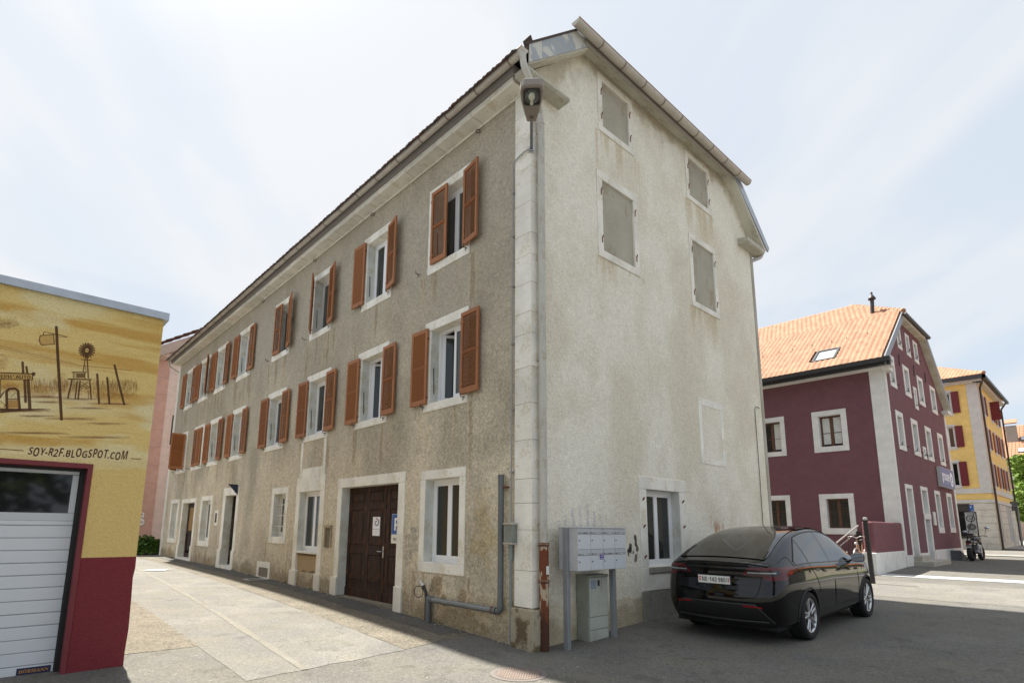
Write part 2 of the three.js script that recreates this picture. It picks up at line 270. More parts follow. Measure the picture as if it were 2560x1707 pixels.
const paintMark = (c, x, y, x0, y0, r, col, k) => { const d = Math.hypot(x - x0, y - y0) + (fbm(x * 14, y * 14, 3, 131) - 0.5) * r * 0.9; return d < r ? mix3(c, col, k) : c; };
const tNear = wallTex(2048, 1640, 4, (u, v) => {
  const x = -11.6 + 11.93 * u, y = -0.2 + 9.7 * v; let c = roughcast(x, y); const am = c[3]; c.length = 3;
  for (const [x0, y0, r] of [[-2.02, 0.72, 0.17], [-1.28, 0.62, 0.12], [-1.78, 0.5, 0.08]]) c = paintMark(c, x, y, x0, y0, r, [158, 140, 112], 0.8);
  const scr = (x > -3.06 && x < -2.62 && y > 1.0 && y < 1.75) ? sst(Math.abs(fbm(x * 7, y * 4, 3, 150) - 0.5), 0.022, 0.006) * sst(fbm(x * 3, y * 3, 2, 151), 0.42, 0.5) : 0;
  return [...mix3(c, [96, 96, 108], scr * 0.25), am];
}, (u, v) => castGrain(11.93 * u, 9.7 * v, 140));
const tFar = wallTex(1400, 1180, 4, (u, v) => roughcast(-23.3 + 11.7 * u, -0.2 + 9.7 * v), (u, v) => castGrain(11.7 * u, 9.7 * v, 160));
place(tNear, -11.6, -0.2, 0.33, 9.5); place(tFar, -23.3, -0.2, -11.6, 9.5);
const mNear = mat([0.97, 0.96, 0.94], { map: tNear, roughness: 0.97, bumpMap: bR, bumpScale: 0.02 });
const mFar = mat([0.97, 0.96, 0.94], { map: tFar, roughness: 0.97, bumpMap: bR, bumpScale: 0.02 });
const mTrim = mat([1.0, 0.97, 0.90], { map: sweather, roughness: 0.85, bumpMap: bF, bumpScale: 0.004 });
const mTrimB = mat([0.88, 0.87, 0.83], { map: rep(weather, 1.3), roughness: 0.88, bumpMap: bF, bumpScale: 0.004 }), mTrimC = mat([0.93, 0.90, 0.83], { map: rep(weather, 2.1), roughness: 0.85, bumpMap: bF, bumpScale: 0.004 });
const mReveal = mat([0.80, 0.82, 0.79], { map: sweather, roughness: 0.9 });
const mPVC = mat([0.82, 0.83, 0.85], { roughness: 0.35 });
const mPane = mat([0.028, 0.032, 0.030], { roughness: 0.04, specularIntensity: 1, ior: 1.55 });
const woodGrain = colorTex(512, 512, (u, v) => { const a = fbm(u * 40 + fbm(u * 5, v * 4, 3, 171, 0) * 2, v * 2.2, 4, 172), w = sst(fbm(u * 10, v * 3, 4, 173), 0.56, 0.74); return mix3([92 + 70 * (a - 0.5), 66 + 50 * (a - 0.5), 48 + 36 * (a - 0.5)], [186, 126, 80], w * 0.5); });
const mPaneB = mat([0.075, 0.078, 0.068], { roughness: 0.05, specularIntensity: 1, ior: 1.55 }), mPaneC = mat([0.045, 0.052, 0.058], { roughness: 0.03, specularIntensity: 1, ior: 1.6 });
const mDoor = mat([0.27, 0.21, 0.165], { map: rep(woodGrain, 0.7), roughness: 0.8 });
const mDoorPlain = mat([0.16, 0.10, 0.07], { map: rep(woodGrain, 0.9), roughness: 0.6 });
const mIron = mat([0.05, 0.045, 0.045], { roughness: 0.6, metalness: 0.5 });
const mRust = mat([0.22, 0.085, 0.04], { roughness: 0.9, map: smottle });
const mSteel = mat([0.55, 0.55, 0.55], { roughness: 0.35, metalness: 0.9 });

// walls with their openings cut out
const hole = (o) => rectP(o[0], o[2], o[1], o[3]);
const holesAll = [...UP.map(([r, a, b]) => [a, b, ROW[r][0], ROW[r][1]]), ...GF.map((g) => g.o)];
const topY = 9.3, inside = (o, a, b) => o[0] > a && o[1] < b;
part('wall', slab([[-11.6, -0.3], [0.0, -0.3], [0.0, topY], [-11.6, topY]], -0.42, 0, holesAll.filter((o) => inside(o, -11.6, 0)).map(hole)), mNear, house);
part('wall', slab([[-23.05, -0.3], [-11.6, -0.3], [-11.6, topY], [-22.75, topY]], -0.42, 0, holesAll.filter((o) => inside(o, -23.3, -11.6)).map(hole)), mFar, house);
const tGable = wallTex(1640, 2048, 3, (u, v) => {
  const a = -0.1 + 9.0 * u, y = -0.1 + 11.2 * v;
  const p = fbm(a * 0.8, y * 0.7, 5, 201), q = fbm(a * 1.9, y * 1.3, 4, 203);
  let c = mix3([216, 211, 197], [230, 228, 219], sst(p, 0.34, 0.66)); c = mix3(c, [210, 204, 189], sst(q, 0.46, 0.8) * 0.4);
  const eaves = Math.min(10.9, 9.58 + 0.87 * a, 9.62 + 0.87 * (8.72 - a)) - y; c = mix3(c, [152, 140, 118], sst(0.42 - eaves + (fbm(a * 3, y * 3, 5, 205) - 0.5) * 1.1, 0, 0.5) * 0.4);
  const foot = sst(0.62 - y + (fbm(a * 3, y * 3, 4, 206) - 0.5) * 0.25, 0, 0.05); c = mix3(c, [190, 178, 152], foot * 0.45);
  const damp = sst(0.55 - y + (fbm(a * 1.6, y * 2, 5, 207) - 0.5) * 1.1 + (a > 3.2 ? 0.05 : -0.1), 0, 0.22); c = mix3(c, [146, 132, 108], damp * 0.5);
  for (const [l, r, t] of [[1.81, 3.19, 6.78], [5.28, 6.6, 6.78], [1.91, 3.11, 9.46], [5.31, 6.5, 9.46]]) if (a > l - 0.1 && a < r + 0.2 && y < t && y > t - 1.7) { const n = fbm(a * 6, y * 0.4, 4, 211), d = (t - y) / (0.4 + 1.2 * vn(a * 5, 2, 19)); if (d < 1) c = mix3(c, [176, 155, 120], sst(n, 0.46, 0.64) * (1 - d) * 0.42); }
  const rust = (a > 5.0 && a < 6.6 && y > 1.1 && y < 2.05) ? sst(fbm(a * 9, y * 2.2, 4, 231), 0.56, 0.68) * sst(fbm(a * 1.7, y * 1.9, 3, 232), 0.4, 0.55) : 0; c = mix3(c, [150, 92, 62], rust * 0.6);
  // sprayed marks: faint violet letters over the letterboxes, black blots beside them
  if (a > 0.6 && a < 1.85 && y > 1.7 && y < 2.2) { const h = 1.82 + 0.33 * Math.sin(clamp((a - 0.55) / 1.3, 0, 1) * 2.6), f = Math.abs(((a * 5.5 + 0.4 * fbm(a * 4, y * 5, 2, 241)) % 1) - 0.5); if (y < h && f < 0.17) c = mix3(c, [160, 157, 182], 0.34 * sst(fbm(a * 12, y * 12, 3, 242), 0.36, 0.55)); }
  for (const [x0, y0, r, k2] of [[2.3, 1.62, 0.075, 0.9], [2.27, 1.50, 0.07, 0.85], [2.36, 1.40, 0.05, 0.85], [2.52, 1.42, 0.09, 0.9], [2.47, 1.30, 0.06, 0.75], [2.70, 1.55, 0.085, 0.75], [2.74, 1.40, 0.08, 0.7], [2.68, 1.24, 0.06, 0.6], [2.62, 1.33, 0.05, 0.5]]) { const d = Math.hypot((a - x0) * 1.25, (y - y0) * 0.8) + (fbm(a * 11, y * 11, 3, 251) - 0.5) * r * 1.6; if (d < r * 0.8) c = mix3(c, [34, 34, 34], k2); }
  return [...c, 20];
}, (u, v) => vn(u * 360, v * 448, 221) * 0.9 + vn(u * 720, v * 896, 222) * 0.9 + vn(u * 144, v * 180, 223) * 0.3 - 1.05);
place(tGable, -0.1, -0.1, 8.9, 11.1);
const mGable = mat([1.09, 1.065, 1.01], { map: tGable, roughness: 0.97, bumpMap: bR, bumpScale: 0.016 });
const BL = { A: [1.81, 3.19, 6.77, 8.57, 0.17], B: [5.28, 6.60, 6.77, 8.59, 0.15], C: [1.91, 3.11, 9.46, 10.78, 0.15], D: [5.31, 6.50, 9.46, 10.75, 0.14] };
const FW = { o: [2.86, 4.55, 0.64, 2.73], i: [3.10, 4.29, 1.06, 2.49] };
const gablePts = [[0.02, -0.3], [8.72, -0.3], [8.72, 9.62], [7.22, 10.92], [1.53, 10.92], [0.02, 9.6]];
{ // uv of the gable is laid out in local a, y before it is turned
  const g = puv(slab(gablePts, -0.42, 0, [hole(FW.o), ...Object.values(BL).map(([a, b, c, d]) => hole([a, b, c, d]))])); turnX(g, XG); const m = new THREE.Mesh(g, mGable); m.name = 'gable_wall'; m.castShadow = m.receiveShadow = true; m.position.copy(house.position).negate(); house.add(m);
}
const turned = (g) => turnX(puv(g), XG);                                 // a piece of the gable
function gpart(name, g, m, parent = house, label) { const q = new THREE.Mesh(turned(MG(g)), m); q.name = name; q.castShadow = q.receiveShadow = true; if (parent === house) q.position.copy(house.position).negate(); if (label) q.userData.label = label; parent.add(q); return q; }
part('wall', box(-23.05, -0.3, -9.0, -22.65, 9.3, -0.43), mFar, house); part('wall', box(-22.6, -0.3, -9.0, XG - 0.43, 9.3, -8.6), mFar, house);

function surround(o, i, d0 = -0.24, d1 = 0.016, r = 0.012) {              // stone round an opening: lintel, sill, jambs
  const [X0, X1, Y0, Y1] = o, [x0, x1, y0, y1] = i, g = [rbox(X0, y1, d0, X1, Y1, d1, r, 1), rbox(X0, y0, d0, x0, y1, d1 - 0.002, r, 1), rbox(x1, y0, d0, X1, y1, d1 - 0.002, r, 1)];
  if (Y0 < y0) g.push(rbox(X0, Y0, d0, X1, y0, d1 + 0.004, r, 1));
  return g;
}
function leafFrame(w, h, t = 0.06, d = 0.055) { return [box(0, 0, 0, t, h, d), box(w - t, 0, 0, w, h, d), box(t, 0, 0, w - t, t * 1.1, d), box(t, h - t, 0, w - t, h, d)]; }
// a window of white plastic: outer frame with its sashes, panes are sub-parts
function plasticWindow(x0, x1, y0, y1, z, n = 2, open = -1, parent = house, T = (g) => g, P = part) {
  const f = 0.055, g = [box(x0, y0, z - 0.06, x1, y0 + f, z), box(x0, y1 - f, z - 0.06, x1, y1, z), box(x0, y0 + f, z - 0.06, x0 + f, y1 - f, z), box(x1 - f, y0 + f, z - 0.06, x1, y1 - f, z)];
  const W = (x1 - x0 - 2 * f) / n, panes = [];
  for (let k = 0; k < n; k++) {
    const a = x0 + f + W * k, q = [], t = 0.06, yb = y0 + f, yt = y1 - f, fr = leafFrame(W, yt - yb, t, 0.05), pane = box(t - 0.005, t - 0.005, 0.018, W - t + 0.005, yt - yb - t + 0.005, 0.03);
    for (const s of [...fr, pane]) { if (k === open) s.rotateY(k ? -0.9 : 0.95); s.translate(k === open && k ? a + W - W * Math.cos(0.9) : a, yb, z - 0.048 + (k === open && k ? -W * Math.sin(0.9) : 0)); }
    g.push(...fr); panes.push(pane);
  }
  const w = P('window', g, mPVC, parent);
  const mp = [mPane, mPaneB, mPane, mPaneC][Math.round(Math.abs(x0) * 5 + y0 * 3) % 4]; for (const s of panes) { if (P === part) { const m = part('pane', s, mp, w); m.position.set(0, 0, 0); } else P('pane', s, mPane, w); }
  return w;
}
// louvred shutters
const mShutter = mat([0.40, 0.155, 0.055], { roughness: 0.62, map: smottle }), mShutterB = mat([0.37, 0.14, 0.05], { roughness: 0.66, map: smottle }), mShutterC = mat([0.42, 0.17, 0.064], { roughness: 0.7, map: smottle });
const leafCache = {};
function shutterGeo(w, h) {
  const k = w.toFixed(2) + h.toFixed(2); if (leafCache[k]) return leafCache[k];
  const st = 0.062, mid = h * 0.5, frame = puv(MG(rbox(0, 0, -0.018, st, h, 0.018, 0.004, 1), rbox(w - st, 0, -0.018, w, h, 0.018, 0.004, 1), rbox(st, 0, -0.0175, w - st, 0.10, 0.0175, 0.004, 1), rbox(st, h - 0.075, -0.0175, w - st, h, 0.0175, 0.004, 1), rbox(st, mid - 0.025, -0.0165, w - st, mid + 0.025, 0.0165, 0.004, 1), bar([0.05, mid + 0.005, 0.03], [w - 0.02, mid + 0.005, 0.03], 0.007), bar([0.05, mid + 0.005, -0.03], [w - 0.02, mid + 0.005, -0.03], 0.007), box(0.0, 0.16, 0.018, 0.1, 0.19, 0.024), box(0.0, h - 0.2, 0.018, 0.1, h - 0.17, 0.024)));
  const slat = puv(box(st, -0.027, -0.0045, w - st, 0.027, 0.0045).rotateX(-0.78)), ys = [], n = 15;
  for (const [a, b] of [[0.10, mid - 0.025], [mid + 0.025, h - 0.075]]) for (let i = 0; i < n; i++) ys.push(a + (b - a) * (i + 0.5) / n);
  return leafCache[k] = { frame, slat, ys };
}
let slatCount = 0;
function leaf(x, y, w, h, side, deg, near, label) {                       // side 1: hinged on the left jamb, -1: on the right
  const { frame, slat, ys } = shutterGeo(w, h), ms = [mShutter, mShutterB, mShutterC][(Math.round(Math.abs(x) * 7.3 + y * 3)) % 3], m = new THREE.Mesh(frame, ms); m.name = 'shutter'; m.castShadow = m.receiveShadow = true;
  m.position.set(x - house.position.x, y, 0.055); m.rotation.y = side > 0 ? -deg * Math.PI / 180 : Math.PI + deg * Math.PI / 180; house.add(m);
  if (label) m.userData.label = label;
  if (near && slatCount + ys.length <= 300) { for (const s of ys) { const q = new THREE.Mesh(slat, ms); q.name = 'slat'; q.position.y = s; q.castShadow = q.receiveShadow = true; m.add(q); } slatCount += ys.length; }
  else { const q = new THREE.Mesh(MG(ys.map((s) => slat.clone().translate(0, s, 0))), ms); q.name = 'slats'; q.userData.kind = 'stuff'; q.castShadow = q.receiveShadow = true; m.add(q); }
}
const mHook = mat([0.03, 0.03, 0.03], { roughness: 0.5 });
const hookGeo = (x, y) => MG(bar([x, y, 0.0], [x, y, 0.11], 0.008), bar([x, y - 0.01, 0.11], [x, y + 0.07, 0.11], 0.007), bar([x - 0.03, y - 0.05, 0.04], [x, y, 0.05], 0.007));
UP.forEach(([row, a, b, L, R], n) => {
  const [Y0, Y1, y0, y1] = ROW[row], x0 = a + 0.19, x1 = b - 0.185, w = (x1 - x0) / 2 + 0.03, near = n < 3 || (n >= 8 && n < 11);
  part('window_surround', MG(surround([a, b, Y0, Y1], [x0, x1, y0, y1])), mTrim, house);
  each('reveal', [box(x0 + 0.001, y0, -0.239, x0 + 0.004, y1, 0.0), box(x1 - 0.004, y0, -0.239, x1 - 0.001, y1, 0.0)], mReveal, house);
  const opened = (row === 1 && n < 2) ? 0 : -1;
  plasticWindow(x0, x1, y0 + 0.01, y1, -0.2, 2, opened);
  leaf(x0 - 0.035, y0 - 0.01, w, y1 - y0 + 0.06, 1, L, near); leaf(x1 + 0.035, y0 - 0.01, w, y1 - y0 + 0.06, -1, R, near);
  const hk = []; if (L > 60) hk.push(hookGeo(x0 - 0.14, y0 - 0.06)); else hk.push(hookGeo(x0 - w * 0.9, y0 - 0.05)); hk.push(hookGeo(x1 + 0.12, y0 - 0.06));
  each('shutter_hook', hk, mHook, house);
  each('hinge_pin', [...[y0 + 0.12, y1 - 0.16].flatMap((y) => [x0 - 0.04, x1 + 0.04].map((x) => bar([x, y, 0.01], [x, y, 0.075], 0.012)))], mRust, house);
  part('restraint_rod', bar([x0 + 0.012, y0 + 0.2, -0.09], [x0 + 0.012, y0 + 0.72, -0.07], 0.009), mHook, house);
});
// ground floor
for (const g of GF) {
  const foot = g.n === 'gate' || g.n === 'door' || g.n === 'tall';
  if (g.n !== 'tall') part(foot ? 'door_surround' : 'window_surround', MG(surround(g.o, foot ? [g.i[0], g.i[1], g.o[2], g.i[3]] : g.i, -0.24)), mTrim, house);
  each('reveal', [box(g.i[0] + 0.001, g.i[2], -0.239, g.i[0] + 0.004, g.i[3], 0.0), box(g.i[1] - 0.004, g.i[2], -0.239, g.i[1] - 0.001, g.i[3], 0.0)], mReveal, house);
  if (g.n === 'w') plasticWindow(g.i[0], g.i[1], g.i[2], g.i[3], -0.19, 2);
  if (g.n === 'bars') { plasticWindow(g.i[0], g.i[1], g.i[2], g.i[3], -0.2, 2); const b = []; for (const y of [1.72, 2.02, 2.32]) b.push(bar([g.i[0], y, -0.09], [g.i[1], y, -0.09], 0.014)); for (const x of [-9.62, -9.32]) b.push(bar([x, g.i[2], -0.09], [x, g.i[3], -0.09], 0.014)); part('window_grille', MG(b), mat([0.6, 0.56, 0.46], { roughness: 0.7 }), house); }
  if (foot && g.n !== 'tall') for (const s of [0, 1]) { const xa = s ? g.i[1] : g.o[0] - 0.08, xb = s ? g.o[1] + 0.03 : g.i[0]; part('plinth_block', rbox(xa, g.o[2] - 0.25, -0.238, xb, g.n === 'gate' ? 0.61 : 0.93, 0.045, 0.012, 1), mTrim, house); }
}
{ // the tall window with its pillar-like surround, plain panel above it and patched apron below
  const h = (y0, y1, x0, x1, d = 0.016) => rbox(x0, y0, -0.24, x1, y1, d, 0.01, 1);
  part('window_surround', MG(h(0.6, 2.61, -8.33, -8.1), h(0.6, 2.61, -6.9, -6.66), h(2.61, 3.0, -8.33, -6.66, 0.02), h(1.06, 1.115, -8.14, -6.87, 0.04)), mTrim, house);
  part('plinth_block', rbox(-8.40, 0, -0.2, -7.99, 0.62, 0.05, 0.012, 1), mTrim, house); part('plinth_block', rbox(-6.92, 0, -0.2, -6.62, 0.62, 0.05, 0.012, 1), mTrim, house);
  part('apron', box(-8.1, 0.1, -0.2, -6.9, 1.06, -0.05), mat([0.92, 0.92, 0.92], { map: colorTex(256, 256, (u, v) => { const e = sst(v - 0.62 + (fbm(u * 4, v * 4, 4, 301) - 0.5) * 0.5, -0.02, 0.02), k = 24 * (vn(u * 120, v * 120, 302) - 0.5); return mix3([126 + k, 112 + k, 88 + k], [184 + k, 160 + k, 124 + k], e); }), roughness: 0.95, bumpMap: bF, bumpScale: 0.004 }), house);
  plasticWindow(-8.1, -6.9, 1.115, 2.61, -0.16, 2);
  each('pier', [box(-8.20, 3.0, -0.02, -8.09, 3.93, 0.013), box(-6.84, 3.0, -0.02, -6.72, 3.93, 0.013), box(-8.09, 3.0, -0.02, -6.84, 3.22, 0.013), box(-8.2, 3.0, -0.02, -8.06, 3.1, 0.0135)], mTrim, house);
}
{ // the big panelled gate: three leaves
  const leaves = [[-5.765, -4.935], [-4.93, -4.12], [-4.115, -3.36]];
  leaves.forEach(([a, b], n) => {
    const Z = -0.2 + (n === 1 ? 0.008 : 0), P = [[2.27, 2.53], [1.32, 2.13], [0.54, 1.17]], g = [box(a, 0.3, Z - 0.05, b, 2.62, Z - 0.022)];
    const m0 = a + 0.13, m1 = b - 0.13;
    g.push(box(a, 0.3, Z - 0.022, m0, 2.62, Z), box(m1, 0.3, Z - 0.022, b, 2.62, Z));
    let y = 0.3; for (const [p0, p1] of [...P].reverse()) { g.push(box(m0, y, Z - 0.022, m1, p0, Z - 0.001)); y = p1; } g.push(box(m0, y, Z - 0.022, m1, 2.62, Z - 0.001));
    const d = part('gate_leaf', MG(g), mDoor, house);
    for (const [p0, p1] of P) { const q = part('panel', MG(rbox(m0 + 0.035, p0 + 0.035, Z - 0.024, m1 - 0.035, p1 - 0.035, Z + 0.004, 0.012, 1), ...[[m0, p0, m1, p0 + 0.022], [m0, p1 - 0.022, m1, p1], [m0, p0, m0 + 0.022, p1], [m1 - 0.022, p0, m1, p1]].map((r) => rbox(r[0] - 0.004, r[1] - 0.004, Z - 0.02, r[2] + 0.004, r[3] + 0.004, Z + 0.01, 0.008, 1))), mDoor, d); q.position.set(0, 0, 0); }
    const k = part('kick_board', rbox(a + 0.004, 0.2, Z - 0.05, b - 0.004, 0.40, Z + 0.018, 0.008, 1), mat([0.27, 0.17, 0.11], { map: rep(woodGrain, 0.8), roughness: 0.7 }), d); k.position.set(0, 0, 0);
    if (n === 1) { const hd = part('handle', MG(rbox(-4.175, 1.1, Z, -4.14, 1.34, Z + 0.012, 0.004, 1), bar([-4.157, 1.23, Z], [-4.157, 1.23, Z + 0.06], 0.009), bar([-4.157, 1.23, Z + 0.06], [-4.31, 1.23, Z + 0.06], 0.010)), mSteel, d); hd.position.set(0, 0, 0); }
  });
  part('threshold', rbox(-5.77, 0.05, -0.25, -3.36, 0.215, -0.03, 0.01, 1), mat([0.30, 0.27, 0.22], { map: sweather }), house);
}
{ // two more doors down the lane
  const d = part('door', MG(box(-14.28, 0.42, -0.36, -13.16, 2.73, -0.3)), mat([0.035, 0.02, 0.016], { roughness: 0.5 }), house); const q = part('handle', bar([-13.3, 1.4, -0.3], [-13.3, 1.4, -0.24], 0.02), mSteel, d); q.position.set(0, 0, 0);
  part('step', rbox(-14.6, 0.1, -0.35, -13.1, 0.42, 0.05, 0.01, 1), mTrim, house);
  const e = part('door', MG(leafFrame(1.75, 2.17, 0.16, 0.05).map((s) => s.translate(-19.84, 0.43, -0.26)), box(-19.6, 0.7, -0.245, -18.3, 1.35, -0.23), box(-19.68, 1.36, -0.26, -18.25, 1.5, -0.215)), mDoorPlain, house);
  for (const [n, g, m] of [['pane', box(-19.68, 1.5, -0.245, -18.25, 2.44, -0.23), mat([0.30, 0.16, 0.05], { roughness: 0.15 })], ['panel', rbox(-19.5, 0.75, -0.24, -18.4, 1.3, -0.215, 0.01, 1), mDoorPlain], ['handle', bar([-18.22, 1.4, -0.21], [-18.42, 1.4, -0.16], 0.018), mSteel]]) { const s = part(n, g, m, e); s.position.set(0, 0, 0); }
  part('step', rbox(-20.0, 0.2, -0.3, -17.9, 0.43, 0.04, 0.01, 1), mTrim, house);
}
{ // plinth, cellar vent, niche, doorbell plate, lamp over the door, corner pillar
  each('plinth', [...[[-3.06, -0.02, 0.60], [-6.6, -6.02, 0.6], [-12.9, -8.42, 0.87]].map(([a, b, t]) => box(a, -0.2, -0.01, b, t, 0.013))], mNear, house);
  each('plinth', [...[[-12.9, -11.6, 0.871], [-17.85, -14.65, 0.931], [-23.0, -20.1, 0.931]].map(([a, b, t]) => box(a, -0.2, -0.01, b, t, 0.016))], mFar, house);
  part('cellar_vent', MG(box(-10.76, 0.2, -0.02, -9.70, 0.30, 0.06), box(-10.76, 0.56, -0.02, -9.76, 0.72, 0.03), box(-10.76, 0.3, -0.02, -10.6, 0.56, 0.03), box(-9.88, 0.3, -0.02, -9.76, 0.56, 0.03)), mTrim, house); part('vent_mesh', box(-10.6, 0.3, -0.02, -9.88, 0.56, 0.018), mat([0.22, 0.19, 0.15]), house);
  part('niche', MG(box(-6.5, 1.70, -0.02, -6.15, 1.76, 0.05), box(-6.5, 1.25, -0.02, -6.44, 1.70, 0.04), box(-6.21, 1.25, -0.02, -6.15, 1.70, 0.03)), mat([0.42, 0.35, 0.24], { map: sweather }), house); part('niche_back', box(-6.44, 1.25, -0.02, -6.21, 1.70, 0.017), mat([0.20, 0.17, 0.13], { map: sweather }), house);
  part('bell_plate', box(-15.32, 1.72, 0, -14.92, 2.25, 0.02), mTrim, house); part('bell_panel', box(-15.2, 1.82, 0.02, -15.04, 2.15, 0.035), mat([0.05, 0.045, 0.04], { roughness: 0.4 }), house);
  const quoinDirt = colorTex(256, 256, (u, v) => mix3([232, 228, 216], [146, 133, 110], sst(fbm(u * 5, v * 4, 5, 371) + 0.1 * (vn(u * 60, v * 60, 372) - 0.5), 0.44, 0.64)));
  const hn = canvasTex(64, 64, (c) => { c.fillStyle = '#e6e4dc'; c.fillRect(0, 0, 64, 64); c.fillStyle = '#2a3a5c'; c.font = 'bold 40px sans-serif'; c.textAlign = 'center'; c.fillText('25', 32, 47); }); hn.repeat.set(1 / 0.3, 1 / 0.3); hn.offset.set(13.35 / 0.3, -2.72 / 0.3);
  part('number_lamp', slab([[0.035, 2.74], [0.34, 3.06], [0.035, 3.06]], 13.02, 13.05).rotateY(-Math.PI / 2), mat([0.02, 0.03, 0.06], { roughness: 0.4 }), house);
  part('number_plate', box(-13.35, 2.72, 0.02, -13.05, 3.02, 0.034), mat([1, 1, 1], { map: hn }), house);
  const J = [0.59, 1.12, 1.72, 2.12, 2.49, 3.09, 3.67, 4.26, 4.81, 5.17, 5.67, 6.16, 6.54, 7.1, 7.75, 8.3, 8.78, 9.28], r = rng(11);
  part('quoin_base', rbox(-0.055, -0.15, -0.2, 0.44, 0.585, 0.075, 0.03, 3), mat([0.47, 0.43, 0.355], { map: rep(quoinDirt, 1.1), roughness: 0.95, bumpMap: bR, bumpScale: 0.01 }), house, 'mossy worn foot of the corner pillar');
  for (let i = 0; i < J.length - 1; i++) { const v = (r() - 0.5) * 0.07; part('quoin_stone', rbox(-0.01, J[i] + 0.002, -0.2, 0.362, J[i + 1] - 0.002, 0.03, 0.008, 2), [mTrim, mTrim, mTrimC][Math.floor(r() * 3)], house); }
  part('quoin_strip', box(-23.12, 0.3, -0.3, -22.82, 9.25, 0.02), mTrim, house);
}

// ------------------------------------------------------------------ gable details, eaves, roof, gutters of the stone house
const mInfill = mat([0.50, 0.465, 0.39], { map: rep(weather, 2.3), roughness: 0.95, bumpMap: bF, bumpScale: 0.004 });
for (const [k, [a, b, c, d, f]] of Object.entries(BL)) {
  gpart('window_surround', surround([a, b, c, d], [a + f, b - f, c + f * 0.9, d - f], -0.1, 0.02), mTrim);
  gpart('blind_infill', box(a + f, c + f * 0.9, -0.1, b - f, d - f, -0.025), mInfill);
  for (const y of [c + f + 0.22, d - f - 0.25]) for (const x of [a + f * 0.72, b - f * 0.72]) gpart('hinge_pin', [bar([x, y - 0.03, 0.01], [x, y + 0.05, 0.045], 0.011), box(x - 0.014, y - 0.09, 0.018, x + 0.014, y, 0.024)], mRust);
}
gpart('walled_up_window', surround([5.30, 6.45, 3.17, 4.64], [5.44, 6.31, 3.27, 4.48], -0.05, 0.008, 0.004), mat([1.0, 0.98, 0.93], { map: sweather }));
gpart('window_surround', surround(FW.o, FW.i, -0.24, 0.016), mTrim);
for (const x of [FW.i[0] + 0.001, FW.i[1] - 0.004]) gpart('reveal', [box(x, FW.i[2], -0.239, x + 0.003, FW.i[3], 0)], mReveal);
plasticWindow(FW.i[0], FW.i[1], FW.i[2], FW.i[3], -0.18, 2, -1, house, (g) => g, (n, g, m, p) => gpart(n, Array.isArray(g) ? g : [g], m, p));
gpart('stone_apron', [rbox(2.84, -0.1, -0.1, 3.08, 0.63, 0.03, 0.01, 1), rbox(3.08, 0.95, -0.1, 4.6, 1.058, 0.05, 0.012, 1), rbox(3.10, 0.05, -0.1, 4.5, 0.94, 0.012, 0.012, 1)], mat([0.36, 0.34, 0.30], { map: rep(weather, 0.8), roughness: 0.95, bumpMap: bR, bumpScale: 0.012 }), house, 'dark weathered stone below the gable window');
for (const y of [1.25, 1.8, 2.3]) for (const x of [2.97, 4.40]) gpart('hinge_pin', [bar([x, y - 0.03, 0.0], [x, y + 0.03, 0.05], 0.016)], mRust);
gpart('plinth', [box(0.23, -0.3, -0.01, 2.84, 0.60, 0.008)], mGable);

const alongX = (prof, a, b) => slab(prof.map(([z, y]) => [-z, y]), a, b).rotateY(Math.PI / 2);      // profile in z, y
const halfRing = (c, y, r, t = 0.006, n = 12, drop = 0) => { const p = []; for (let i = 0; i <= n; i++) { const a = Math.PI + Math.PI * i / n; p.push([c + r * Math.cos(a), y + r * Math.sin(a)]); } for (let i = n; i >= 0; i--) { const a = Math.PI + Math.PI * i / n; p.push([c + (r - t) * Math.cos(a), y + (r - t) * Math.sin(a)]); } return p; };
function plate(top, th) {                                                // a flat roof panel: outline in space, thickness downwards
  const n = top.length, bot = top.map(([x, y, z]) => [x, y - th, z]), pos = [], tri = (a, b, c) => pos.push(...a, ...b, ...c);
  for (let i = 1; i < n - 1; i++) { tri(top[0], top[i], top[i + 1]); tri(bot[0], bot[i + 1], bot[i]); }
  for (let i = 0; i < n; i++) { const j = (i + 1) % n; tri(top[i], bot[i], top[j]); tri(top[j], bot[i], bot[j]); }
  const g = new THREE.BufferGeometry(); g.setAttribute('position', new THREE.Float32BufferAttribute(pos, 3)); g.computeVertexNormals(); return g;
}
// eaves of the lane front: stone cornice in pieces, dark board, gutter on brackets
{
  const r = rng(21), n = 21, mC = [mat([0.76, 0.74, 0.68], { map: rep(weather, 1.1), roughness: 0.9 }), mat([0.82, 0.79, 0.72], { map: rep(weather, 1.6), roughness: 0.9 }), mat([0.71, 0.69, 0.63], { map: rep(weather, 0.8), roughness: 0.9 })];
  const prof = [[-0.02, 9.22], [0.04, 9.20], [0.05, 9.23], [0.31, 9.23], [0.34, 9.25], [0.34, 9.32], [-0.02, 9.36]];
  for (let i = 0; i < n; i++) { const a = -23.1 + (23.35 / n) * i, b = a + 23.35 / n; part('cornice_stone', alongX(prof, a + 0.006, b - 0.006), mC[Math.floor(r() * 3)], house); }
}

